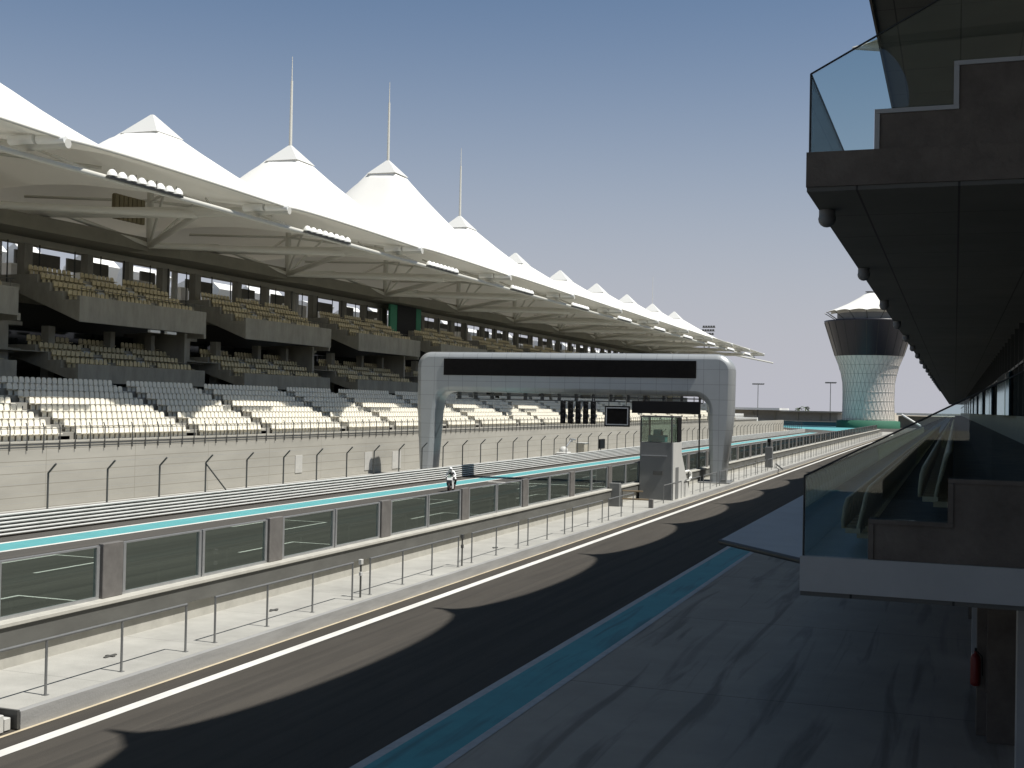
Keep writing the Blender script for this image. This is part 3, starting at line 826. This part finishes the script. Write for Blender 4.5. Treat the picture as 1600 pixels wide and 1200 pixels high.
b = MB(); b.box(-15.2, -15.13, 71.3, 72.3, 3.85, 5.34); b.build('blind', 'black', bo)
b = MB(); b.box(-16.9, -15.8, 70.8, 71.4, 3.83, 4.25, .02); b.box(-16.6, -16.1, 70.9, 71.3, 4.25, 4.6, .02); b.build('desk', 'turqb', bo)
t = MB(); t.box(-18.3, -17.7, 66.6, 67.0, PZ, 1.65, .02)
tag(t.build('wall_pier', 'greyclad'), 'short grey pier where the pit wall opens before the booth', 'pier')
t = thing('platform_gate', 'low brown barred gate across the platform before the booth', 'gate', None, (-17.6, 66.8, PZ))
b = MB(); b.tube((0, 0, .45), (1.75, 0, .45), .05, 8); b.tube((0, 0, .9), (1.2, 0, .9), .04, 8); b.build('bar', mat('brown_paint', (.20, .15, .09), .6), t)
b = MB(); b.box(1.55, 1.8, -.1, .1, 0, .5, .02); b.tube((.0, 0, 0), (0, 0, .95), .04); b.build('post', 'plate', t)
t = thing('white_handrail', 'curved white pipe handrail between booth and gantry leg', 'handrail', None, (-17.6, 78.0, PZ))
b = MB(); b.path([(0, 0, 1.15), (0, 7.0, 1.2), (0, 7.8, 1.0), (0, 7.8, .7), (0, 7.2, .55), (0, 0, .6)], .09, 8); b.build('pipe', 'white', t)
b = MB()
for y in (.3, 3.6, 7.0): b.tube((0, y, 0), (0, y, 1.1), .05, 6)
b.build('post', 'dsteel', t)
# pillar further along the platform
t = thing('camera_pillar', 'grey pillar with a small black camera on the far platform', 'pillar', None, (-16.9, 119.6, PZ))
b = MB(); b.box(-.35, .35, -.3, .3, 0, 2.0, .03); b.build('column', 'greyclad', t)
b = MB(); b.tube((0, 0, 2.0), (0, 0, 2.5), .06); b.box(-.15, .15, -.25, .2, 2.45, 2.8, .03); b.build('camera', 'black', t)
t = thing('swing_gate', 'dark swing arm gate lying out from the far platform', 'gate', None, (-16.4, 121, PZ))
b = MB(); b.tube((0, 0, .3), (1.4, -6, .12), .07, 6); b.build('arm', 'dsteel', t)
# equipment on the debris fence
t = thing('trackside_screen', 'small dark square screen mounted above the crash barrier', 'screen', None, (-37.4, 132.6, 0))
b = MB(); b.box(-.1, .1, -1.0, 1.0, 1.15, 2.25, .05); b.build('panel', 'black', t)
b = MB(); b.tube((-.15, 0, .9), (-.15, 0, 1.9), .06); b.build('post', 'steel', t)
t = thing('service_cabinet', 'pale service cabinet standing behind the barrier near the small screen', 'cabinet', None, (-39.2, 131.0, 0))
b = MB(); b.box(-.5, .5, -.9, .9, 0, 1.75, .04); b.build('body', 'bandw', t)
b = MB(); b.box(-.55, .55, -.95, .95, 1.753, 1.82); b.build('lid', 'pale', t)
t = thing('camera_crane', 'small pale camera crane with raised arm behind the barrier', 'camera crane', None, (-39.2, 124.0, 0))
b = MB(); b.box(-.6, .6, -1.0, 1.0, .5, 1.0, .1); b.ball((0, 0, 1.1), .5); b.build('base', 'pale', t)
b = MB(); b.tube((0, .2, 1.2), (0, 2.8, 2.3), .08); b.tube((0, 2.8, 2.3), (0, 4.3, 2.2), .07); b.box(-.15, .15, 2.5, 2.9, 2.0, 2.4, .04); b.build('arm', 'steel', t)
b = MB()
for y in (-.7, .7): b.lathe([(.35, -.7), (.4, -.6), (.4, .6), (.35, .7)], (0, y, .4), 14, axis='x')
b.build('wheel', 'rubber', t)

# ================================================================== MOTORCYCLE AND RIDER
mo = thing('motorcycle', 'white and black racing motorcycle on the track near the gantry', 'motorcycle', None, (-31.9, 75.9, 0), R_(192))
def wheel(y):
    b = MB(); b.lathe([(.20, -.07), (.27, -.085), (.31, -.05), (.315, 0), (.31, .05), (.27, .085), (.20, .07)], (0, y, .315), 22, axis='x', caps=False)
    o = b.build('wheel', 'rubber', mo)
    b = MB(); b.lathe([(.21, -.04), (.21, .04)], (0, y, .315), 22, axis='x', caps=False)
    for a in range(6):
        an = a*math.pi/3; b.tube((0, y, .315), (0, y+.2*math.cos(an), .315+.2*math.sin(an)), .015, 4)
    b.tube((-.05, y, .315), (.05, y, .315), .04, 8)
    b.build('rim', 'red', o)
wheel(.68); wheel(-.70)
b = MB(); b.prism([(.78, .62), (.60, .98), (.35, 1.02), (.2, .80), (-.1, .78), (-.15, .35), (.1, .18), (.45, .25), (.5, .5)], 'x', -.17, .17); b.build('fairing', 'leather_w', mo); b = MB(); b.prism([(.792, .60), (.70, .82), (.62, .70), (.55, .42)], 'x', -.175, .175); b.build('nose_panel', 'leather_k', mo)
b = MB(); b.prism([(.62, .98), (.38, 1.18), (.33, 1.02)], 'x', -.13, .13); b.build('windscreen', 'dglass', mo)
b = MB(); b.ball((0, .02, .86), .2, sc=(.8, 1.3, .6)); b.build('tank', 'leather_k', mo)
b = MB(); b.prism([(-.1, .72), (-.2, .80), (-.75, .93), (-.85, .98), (-.82, .86), (-.3, .66)], 'x', -.11, .11); b.build('seat', 'leather_k', mo)
b = MB(); b.tube((-.11, .44, .95), (-.11, .68, .32), .03); b.tube((.11, .44, .95), (.11, .68, .32), .03); b.tube((-.3, .38, .95), (.3, .38, .95), .018); b.build('fork', 'steel', mo)
b = MB(); b.tube((-.1, -.1, .4), (-.1, -.70, .315), .03); b.tube((.1, -.1, .4), (.1, -.70, .315), .03); b.build('swing_arm', 'dsteel', mo)
b = MB(); b.tube((.15, .1, .25), (.17, -.65, .42), .05, 8, .06); b.build('exhaust', 'steel', mo)
# rider: one continuous skinned body in crouch
def skinned(name, verts, edges, radii, m, parent, root=0):
    me = bpy.data.meshes.new(name); me.from_pydata(verts, edges, []); me.update()
    bm = bmesh.new(); bm.from_mesh(me); bm.verts.layers.skin.verify(); bm.to_mesh(me); bm.free()
    o = bpy.data.objects.new(name, me); COL.objects.link(o); o.parent = parent
    md = o.modifiers.new('skin', 'SKIN')
    lay = me.skin_vertices[0].data
    for i, r in enumerate(radii): lay[i].radius = (r, r) if not isinstance(r, tuple) else r
    for i in range(len(verts)): lay[i].use_root = (i == root)
    o.modifiers.new('sub', 'SUBSURF').levels = 1; o.modifiers['sub'].render_levels = 2
    dg = bpy.context.evaluated_depsgraph_get()
    me2 = bpy.data.meshes.new_from_object(o.evaluated_get(dg))
    o.modifiers.clear(); o.data = me2
    me2.materials.clear(); me2.materials.append(MT[m])
    for p in me2.polygons: p.use_smooth = True
    return o
ri = thing('person', 'rider in white and black leathers crouched on the motorcycle', 'person', None, (-31.9, 75.9, 0), R_(192))
V = [(0, -.42, .98), (0, -.28, 1.12), (0, -.08, 1.28), (0, .08, 1.36), (0, .14, 1.44),      # pelvis..neck
     (-.19, .06, 1.33), (-.33, .16, 1.10), (-.27, .37, .99),                                  # left arm
     (.19, .06, 1.33), (.33, .16, 1.10), (.27, .37, .99),
     (-.12, -.40, .95), (-.30, -.02, .86), (-.22, -.28, .48), (-.22, -.12, .42),
     (.12, -.40, .95), (.30, -.02, .86), (.22, -.28, .48), (.22, -.12, .42)]
Ed = [(0, 1), (1, 2), (2, 3), (3, 4), (3, 5), (5, 6), (6, 7), (3, 8), (8, 9), (9, 10), (0, 11), (11, 12), (12, 13), (13, 14), (0, 15), (15, 16), (16, 17), (17, 18)]
Rd = [.15, .15, .17, .15, .07, .085, .06, .045, .085, .06, .045, .11, .075, .055, .045, .11, .075, .055, .045]
skinned('body', V, Ed, Rd, 'leather_w', ri)
b = MB(); b.ball((0, .22, 1.52), .145, sc=(.9, 1.1, 1.0)); b.build('helmet', 'leather_w', ri)
b = MB(); b.ball((0, .29, 1.52), .11, sc=(.95, .95, .5)); b.build('visor', 'black', ri)
b = MB()
for s in (-1, 1): b.tube((s*.27, .33, .99), (s*.27, .42, .985), .045, 8)
b.build('glove', 'leather_k', ri)
b = MB()
for s in (-1, 1):
    b.tube((s*.30, -.04, .87), (s*.22, -.28, .48), .085, 10, .065); b.tube((s*.22, -.28, .46), (s*.22, -.08, .40), .06, 8, .045)
b.build('boot', 'leather_k', ri)
b = MB(); b.ball((0, -.1, 1.22), .17, sc=(1.02, 1.1, .6)); b.ball((0, .06, 1.24), .165, sc=(1.05, .9, .55)); b.build('back_panel', 'leather_k', ri)

# ================================================================== OWN PIT BUILDING (right side, in shade)
pb = thing('pit_building', 'shaded pit building on the right with stacked balconies and glass balustrades', 'building')
YN, YL = 17.0, 470.0
XO = -1.95
def level(z0, full=True):
    """one storey: floor slab edge at z0 (underside), two seating tiers, glass balustrade"""
    zt = z0+.56
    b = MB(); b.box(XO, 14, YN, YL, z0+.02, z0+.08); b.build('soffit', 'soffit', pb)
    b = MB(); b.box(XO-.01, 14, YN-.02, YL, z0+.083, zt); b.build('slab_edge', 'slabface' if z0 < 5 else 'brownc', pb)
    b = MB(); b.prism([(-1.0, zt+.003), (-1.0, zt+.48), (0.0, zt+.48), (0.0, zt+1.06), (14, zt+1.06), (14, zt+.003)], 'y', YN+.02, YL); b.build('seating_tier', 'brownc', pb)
    b = MB()
    b.box(-1.07, -.003-1.0, YN+.0, YN+.30, zt+.003, zt+.48); b.box(-1.07, 0.0, YN, YN+.30, zt+.483, zt+.54); b.box(-.07, 0-.003, YN+.0, YN+.3, zt+.543, zt+1.06)
    b.box(-.07, 6, YN, YN+.30, zt+1.063, zt+1.12)
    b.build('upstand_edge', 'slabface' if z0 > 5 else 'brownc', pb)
    b = MB(); b.box(XO+.03, XO+.045, YN+.02, YL, zt+.0, zt+1.08); b.build('glass_balustrade', 'bglass', pb)
    b = MB(); b.prism([(XO+.05, zt+.01), (-1.08, zt+.01), (-1.08, zt+.55), (-.08, zt+.55), (-.08, zt+1.13), (1.0, zt+1.13), (1.9, zt+1.13), (1.9, zt+3.1), (XO+.05, zt+1.08)], 'y', YN+.03, YN+.045); b.build('end_glass', 'bglass', pb)
    b = MB(); b.tube((XO+.03, YN+.03, zt+1.09), (XO+.03, YL, zt+1.09), .014, 6); b.tube((XO+.03, YN+.03, zt), (XO+.03, YN+.03, zt+1.09), .016, 6)
    b.tube((XO+.03, YN+.03, zt+1.09), (1.9, YN+.03, zt+3.11), .014, 6)
    b.build('top_rail', 'darkframe', pb)
    return zt
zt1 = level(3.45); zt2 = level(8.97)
b = MB(); b.box(XO+.25, 14, YN-4, YL, 14.4, 15.0); b.build('roof_slab', 'soffit', pb)
b = MB(); b.box(XO+.2, XO+.249, YN-4, YL, 14.35, 15.2); b.build('roof_edge', 'brownc', pb)
# seats on the lower balcony
om = MB()
def shell(x0, rake, z0, z1, th, hw):
    n_ = 7; pr_ = [(-hw*.86, z0), (hw*.86, z0), (hw, z0+.1), (hw, z1-.14), (hw*.8, z1-.03), (hw*.4, z1), (-hw*.4, z1), (-hw*.8, z1-.03), (-hw, z1-.14), (-hw, z0+.1)]
    L_ = []
    for dx_, sc_ in ((0, .94), (th*.35, 1), (th, .94)):
        L_ += [(x0+dx_+rake*(p[1]-z0)+.05*(p[0]/hw)**2*(-1), p[0]*sc_, p[1]) for p in pr_]
    n_ = len(pr_); fs_ = []
    for k_ in range(2):
        for i_ in range(n_): fs_.append((k_*n_+i_, k_*n_+(i_+1) % n_, (k_+1)*n_+(i_+1) % n_, (k_+1)*n_+i_))
    fs_ += [tuple(reversed(range(n_))), tuple(range(2*n_, 3*n_))]
    om.add(L_, fs_, True)
shell(.14, .22, .32, .98, .05, .235); shell(-.06, .10, .36, .80, .05, .225); om.box(-.04, .16, -.22, .22, .30, .37); om.box(.10, .34, -.05, .05, .22, .30)
osm = om.mesh('seat', 'oseat')
for r, (x, z) in enumerate(((-1.33, zt1), (-.33, zt1+.48))):
    for i in range(45): inst('seat', osm, pb, (x-.03, YN+.62+.55*i, z))
om2 = MB()
for r, (x, z) in enumerate(((-1.36, zt1), (-.36, zt1+.48), (-1.36, zt2), (-.36, zt2+.48))):
    for i in range(45 if r < 2 else 12, 160): om2.add([(v[0]+x, v[1]+YN+1.0+.55*i, v[2]+z) for v in om.v], om.f)
tag(om2.build('balcony_seats', 'tseat', pb), kind='stuff')
# facade
b = MB(); b.box(2.0, 2.3, YN+.3, YL, zt1+1.063, 5.93); b.build('base_wall', 'beige', pb)
b = MB(); b.box(2.06, 2.12, YN+.3, YL, 5.933, 8.97); b.box(2.06, 2.12, YN+.3, YL, zt2+1.063, 14.4); b.build('facade_glazing', 'facade', pb)
mm = MB(); mm.box(-.09, .06, -.04, .04, 5.935, 8.95); mm.box(-.09, .06, -.04, .04, zt2+1.065, 14.38)
mm = mm.mesh('mullion', 'darkframe')
for i in range(90): inst('mullion', mm, pb, (2.0, YN+1.5+3.0*i, 0))
b = MB(); b.box(1.93, 2.055, YN+.3, YL, 7.58, 7.66); b.build('transom', 'darkframe', pb)
i = 0
for y0 in (26.0, 49.5, 71.5, 94.0, 117, 140, 163, 190, 220, 260):
    b = MB(); b.box(1.75, 1.9, y0, y0+8.5, 5.934, 7.56, .01); b.build('mirror_pane', 'cream', pb)
    b = MB(); b.box(1.77, 1.88, y0-3.4, y0-.02, 5.934, 7.5, .01); b.build('blue_pane', 'bluep', pb)
# dome lamps under the upper balcony edge
for i in range(20):
    b = MB(); b.ball((0, 0, -.13), .13, 12, 8); b.lathe([(.12, 0), (.12, -.10)], (0, 0, 0), 12); b.build('dome_lamp', 'greyclad', pb, (XO+.12, 18.6+7.8*i, 8.985))
b = MB(); b.ball((0, 0, -.12), .16); b.build('dome_lamp', 'steel', pb, (XO+.45, 16.2, 14.38))
# angled awning over the lane side
b = MB(); b.add([(-3.55, 19.9, 3.78), (-1.96, 17.9, 3.78), (-1.96, YL, 3.78), (-3.55, YL, 3.78), (-3.55, 19.9, 3.86), (-1.96, 17.9, 3.86), (-1.96, YL, 3.86), (-3.55, YL, 3.86)],
      [(0, 3, 2, 1), (4, 5, 6, 7), (0, 1, 5, 4), (1, 2, 6, 5), (2, 3, 7, 6), (3, 0, 4, 7)])
b.build('awning', 'slabface', pb)
b = MB(); b.path([(-3.57, 19.88, 3.82), (-1.99, 17.88, 3.82)], .045, 6); b.path([(-3.57, 19.88, 3.82), (-3.57, YL, 3.82)], .03, 5); b.build('awning_edge', 'darkframe', pb)
# garage front
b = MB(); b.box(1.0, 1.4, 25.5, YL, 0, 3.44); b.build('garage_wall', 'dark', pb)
for i, (y0, m_) in enumerate(((24.4, 'brownc'), (31.0, 'slabface'), (38, 'brownc'), (46, 'slabface'))):
    b = MB(); b.box(.45, 1.0, y0, y0+.7, 0, 3.44); b.build('garage_pier', m_, pb)
b = MB(); b.box(.62, 1.5, 24.42-.5, 24.39, 0, 3.44); b.build('garage_pier', 'brownc', pb)
b = MB(); b.box(.92, 1.5, 19.6, 20.1, 0, 3.44); b.build('garage_pier', 'slabface', pb)
# digit on the pier
def text(body, size, m, name, parent, loc, rot, depth=.01):
    cu = bpy.data.curves.new(name, 'FONT'); cu.body = body; cu.size = size; cu.extrude = depth; cu.align_x = 'CENTER'
    o = bpy.data.objects.new(name, cu); COL.objects.link(o)
    dg = bpy.context.evaluated_depsgraph_get()
    me = bpy.data.meshes.new_from_object(o.evaluated_get(dg)); bpy.data.objects.remove(o)
    o = bpy.data.objects.new(name, me); COL.objects.link(o); me.materials.clear(); me.materials.append(MT[m])
    o.parent = parent; o.location = loc; o.rotation_euler = rot
    return o
text('5', .42, 'black', 'number_sign', pb, (.95, 23.88, 2.72), (R_(90), 0, 0))
t = thing('fire_extinguisher', 'red fire extinguisher on the shaded garage pier at lower right', 'fire extinguisher', None, (.42, 24.1, .98))
b = MB(); b.lathe([(.05, 0), (.085, .02), (.09, .06), (.09, .50), (.07, .56), (.03, .60), (.03, .64)], (0, 0, 0), 16); b.build('cylinder', 'red', t)
b = MB(); b.box(-.02, .02, -.08, .05, .64, .69); b.path([(.03, 0, .63), (.11, -.02, .55), (.12, -.02, .2)], .012, 6); b.build('valve', 'black', t)
b = MB(); b.box(.60-.42+.0, .20, -.09, .09, -.1, .75); b.build('backplate', 'brownc', t)
# shade roof of the pit building: scalloped tents above the frame
vs = []; fs = []
YR = 14.55; YS0 = 17.2
b = MB()
for k in range(-3, 26):
    y0 = YS0+YR*k
    n = 24; a0 = len(b.v)
    vv = []
    for i in range(n+1):
        u = i/n; sx = 1-(2*u-1)**2
        vv.append((-3.35+1.35*sx**.5, y0+YR*u, 19.5))
    for i in range(n+1):
        u = i/n; vv.append((10, y0+YR*u, 22.5))
    b.add(vv, [(i, i+1, n+2+i, n+1+i) for i in range(n)], True)
b.build('roof_membrane', 'mem', pb)
b = MB()
for k in range(-3, 26):
    y0 = YS0+YR*k
    b.tube((-2.5, y0, 19.45), (-3.75, y0+.15, 19.45), .28, 8, .05); b.tube((-2.5, y0, 19.45), (10, y0, 19.9), .2, 8)
b.build('roof_spar', 'tube', pb)
b = MB()
for k in range(-3, 26): b.box(5, 5.5, YS0+YR*k-.25, YS0+YR*k+.25, 15.0 if YS0+YR*k > 12 else 14.9, 20.0)
b.build('roof_column', 'tube', pb)
# nearer wing behind the camera
b = MB(); b.box(XO, 14, -60, -3.0, 3.45, 4.0); b.box(XO, 14, -60, -3.0, 8.97, 9.5); b.box(XO, 14, -60, -3.0, 14.4, 14.9); b.box(1.0, 14, -60, -3.0, 0, 14.4); b.build('near_wing', 'brownc', pb)
b = MB(); b.box(3.0, 14, -3.0, YN, 0, 14.95); b.build('stair_core', 'brownc', pb)

# ================================================================== BACKGROUND
CX, CY = -29.0, 450.0
tw = thing('control_tower', 'flared control tower with white tent roof behind the circuit', 'tower', None, (CX, CY, 0))
b = MB(); b.lathe([(9.2, 0), (8.9, 4.0), (8.75, 10), (8.9, 16.0), (9.9, 21.0), (11.7, 25.4)], (0, 0, 0), 40); body = b.build('shaft', 'tower', tw)
# lattice ribs over the shaft
def rad(z):
    pr = [(0, 9.2), (4, 8.9), (10, 8.75), (16, 8.9), (21, 9.9), (25.4, 11.7)]
    for (z0, r0), (z1, r1) in zip(pr[:-1], pr[1:]):
        if z <= z1: return r0+(r1-r0)*(z-z0)/(z1-z0)
    return 11.7
b = MB()
for s in (-1, 1):
    for i in range(40):
        a0 = 2*math.pi*i/40
        pts = []
        for j in range(9):
            z = 25.4*j/8; a = a0+s*.0785*j; r = rad(z)+.08
            pts.append((r*math.cos(a), r*math.sin(a), z))
        b.path(pts, .045, 4)
for j in range(1, 8):
    z = 25.4*j/8; r = rad(z)+.08; b.path([(r*math.cos(2*math.pi*i/40), r*math.sin(2*math.pi*i/40), z) for i in range(41)], .06, 4)
b.build('lattice', 'ventp', tw)
b = MB(); b.lathe([(11.8, 25.4), (15.6, 37.4), (15.7, 37.9), (12, 37.95)], (0, 0, 0), 48); b.build('glazed_drum', 'tglass', tw)
b = MB()
for i in range(24):
    a = 2*math.pi*i/24; b.tube((11.85*math.cos(a), 11.85*math.sin(a), 25.5), (15.65*math.cos(a), 15.65*math.sin(a), 37.4), .07, 4)
b.build('drum_mullion', 'darkframe', tw)
b = MB(); b.lathe([(11.2, 37.9), (11.2, 40.6)], (0, 0, 0), 32); b.build('top_storey', 'greyclad', tw)
n = 16; vs = []; fs = []
rings_ = ((15.2, 41.0), (11.5, 42.4), (7.5, 44.2), (3.6, 46.4), (.8, 48.4))
b = MB()
vs = []
for (r, z) in rings_:
    for i in range(64):
        a = 2*math.pi*i/64; sc = abs(math.sin(a*8/1.0))
        rr = r-(1.3*sc if r > 14 else 0); vs.append((rr*math.cos(a), rr*math.sin(a), z+(.5*sc if r > 14 else 0)))
for k in range(4):
    for i in range(64): fs.append((k*64+i, k*64+(i+1) % 64, (k+1)*64+(i+1) % 64, (k+1)*64+i))
b.add(vs, fs, True); b.build('tent_roof', 'mem', tw)
b = MB()
for i in range(16):
    a = 2*math.pi*(i)/16; b.tube((11*math.cos(a), 11*math.sin(a), 38), (15.6*math.cos(a), 15.6*math.sin(a), 40.9), .13, 4)
b.lathe([(1.6, 48.4), (1.6, 48.6)], (0, 0, 0), 12)
b.build('roof_strut', 'dsteel', tw)
b = MB(); b.lathe([(11.0, 0), (10.9, 2.5), (9.3, 2.7)], (0, 0, 0), 36); b.build('green_base', 'dgreen', tw)
# low buildings across the bend
t = thing('far_pavilion', 'long low beige building with a thin white roof left of the tower', 'building', None)
b = MB(); b.box(-135, -44, 500, 520, 0, 5.6); b.build('wall', 'wallc', t)
b = MB(); b.box(-140, -66, 494, 524, 5.65, 6.5); b.build('roof', 'white', t)
b = MB(); b.box(-66, -42, 497, 523, 5.0, 5.6); b.build('overhang', 'dirtyc', t)
b = MB()
for x in range(-132, -46, 9): b.box(x, x+.8, 499.5, 499.99, 0, 5.0)
b.build('column', 'boxc', t)
t = thing('far_annex', 'low grey building with white roof line right of the tower', 'building', None)
b = MB(); b.box(-20, 40, 480, 500, 0, 4.4); b.build('wall', 'dirtyc', t)
b = MB(); b.box(-20.5, 60, 476, 502, 4.7, 5.6); b.build('roof', 'white', t)
b = MB(); b.tube((-18.5, 475, 4.9), (-11, 440, 1.2), .35, 6); b.build('ramp_rail', 'white', t)
t = thing('tyre_barrier', 'dark blue barrier wall along the far bend', 'barrier', None)
b = MB(); b.box(-95, -27, 474, 475.2, 0, 1.5, .05); b.build('wall', mat('blue_barrier', (.03, .12, .16), .6), t)
b = MB(); b.box(-95, -27, 473.7, 475.4, 1.5, 1.75); b.build('coping', 'dirtyc', t)
t = thing('far_stand', 'small white tiered stand at the far end of the grandstand', 'grandstand', None)
b = MB(); b.prism([(-46, 0), (-46, 1.4), (-49, 1.4), (-49, 2.5), (-52, 2.5), (-52, 3.6), (-56, 3.6), (-56, 4.6), (-60, 4.6), (-60, 0)], 'y', 302, 345); b.build('terrace', 'pale', t)
b = MB(); b.box(-45.9, -45.5, 300, 350, 0, 3.0); b.build('front_wall', 'wallc', t)
# light masts
def mast(name, x, y, z, hw, lab):
    t = thing(name, lab, 'light mast', 'floodlight masts beyond the circuit', (x, y, 0))
    b = MB(); b.tube((0, 0, 0), (0, 0, z), .22, 6, .13); b.build('pole', 'greyclad', t)
    b = MB(); b.box(-hw, hw, -.3, .3, z-.05, z+.15)
    for i in range(7): b.box(-hw+i*hw/3-.35 if i else -hw, -hw+i*hw/3+.25, -.5, .4, z+.15, z+.5)
    b.build('lamp_rack', 'greyclad', t)
mast('light_mast', -75.5, 500, 15.9, 2.3, 'thin floodlight mast left of the tower, nearer the gantry')
mast('light_mast', -46.8, 500, 16.8, 2.1, 'thin floodlight mast just left of the tower')
t = thing('stadium_light', 'dark lattice floodlight rack rising behind the far tents', 'floodlight tower', None, (-110, 568, 0))
b = MB()
for dx in (-1, 1): b.tube((dx*1.2, 0, 0), (dx*1.2, 0, 38.5), .3, 6)
for i in range(12): b.tube((-1.2, 0, i*3.2), (1.2, 0, i*3.2+3.2), .12, 4)
b.build('lattice', 'greyclad', t)
b = MB()
for i in range(4):
    b.box(-3+.3*i, 3+.3*i, -.4, .2, 38.5+1.7*i, 38.8+1.7*i)
    for j in range(5): b.box(-2.8+.3*i+1.2*j, -1.9+.3*i+1.2*j, -.9, -.4, 38.5+1.7*i, 39.5+1.7*i)
b.build('lamp_rack', 'dsteel', t)
def palm(x, y, h, lab):
    t = thing('palm_tree', lab, 'palm tree', 'palm trees beyond the circuit', (x, y, 0))
    b = MB(); b.tube((0, 0, 0), (.2, 0, h), .3, 6, .18); b.build('trunk', 'trunk', t)
    b = MB(); rr = random.Random(int(x*7))
    for i in range(18):
        a = rr.uniform(0, 6.28); L = rr.uniform(1.6, 2.6); el = rr.uniform(-.2, 1.1)
        p0 = Vector((.2, 0, h)); pts = [p0]
        for j in range(1, 6):
            s = j/5; pts.append(p0+Vector((math.cos(a)*L*s, math.sin(a)*L*s, math.sin(el)*L*s-1.5*s*s)))
        for q0, q1 in zip(pts[:-1], pts[1:]):
            wv = Vector((-math.sin(a), math.cos(a), 0))*.22
            b.quad(q0-wv, q0+wv-Vector((0, 0, .1)), q1+wv-Vector((0, 0, .1)), q1-wv)
    b.build('crown', 'leaf', t)
palm(-64.0, 540, 6.4, 'left of two small dark palm heads above the far building')
palm(-61.2, 541, 6.9, 'right of two small dark palm heads above the far building')
t = thing('track_loudspeaker', 'small black loudspeaker on a thin pole right of the gantry', 'loudspeaker', None, (-46.0, 240, 0))
b = MB(); b.tube((0, 0, 0), (0, 0, 8.0), .08, 6); b.build('pole', 'greyclad', t)
b = MB(); b.box(-.5, .5, -.5, .5, 7.6, 8.6, .1); b.build('horn', 'black', t)
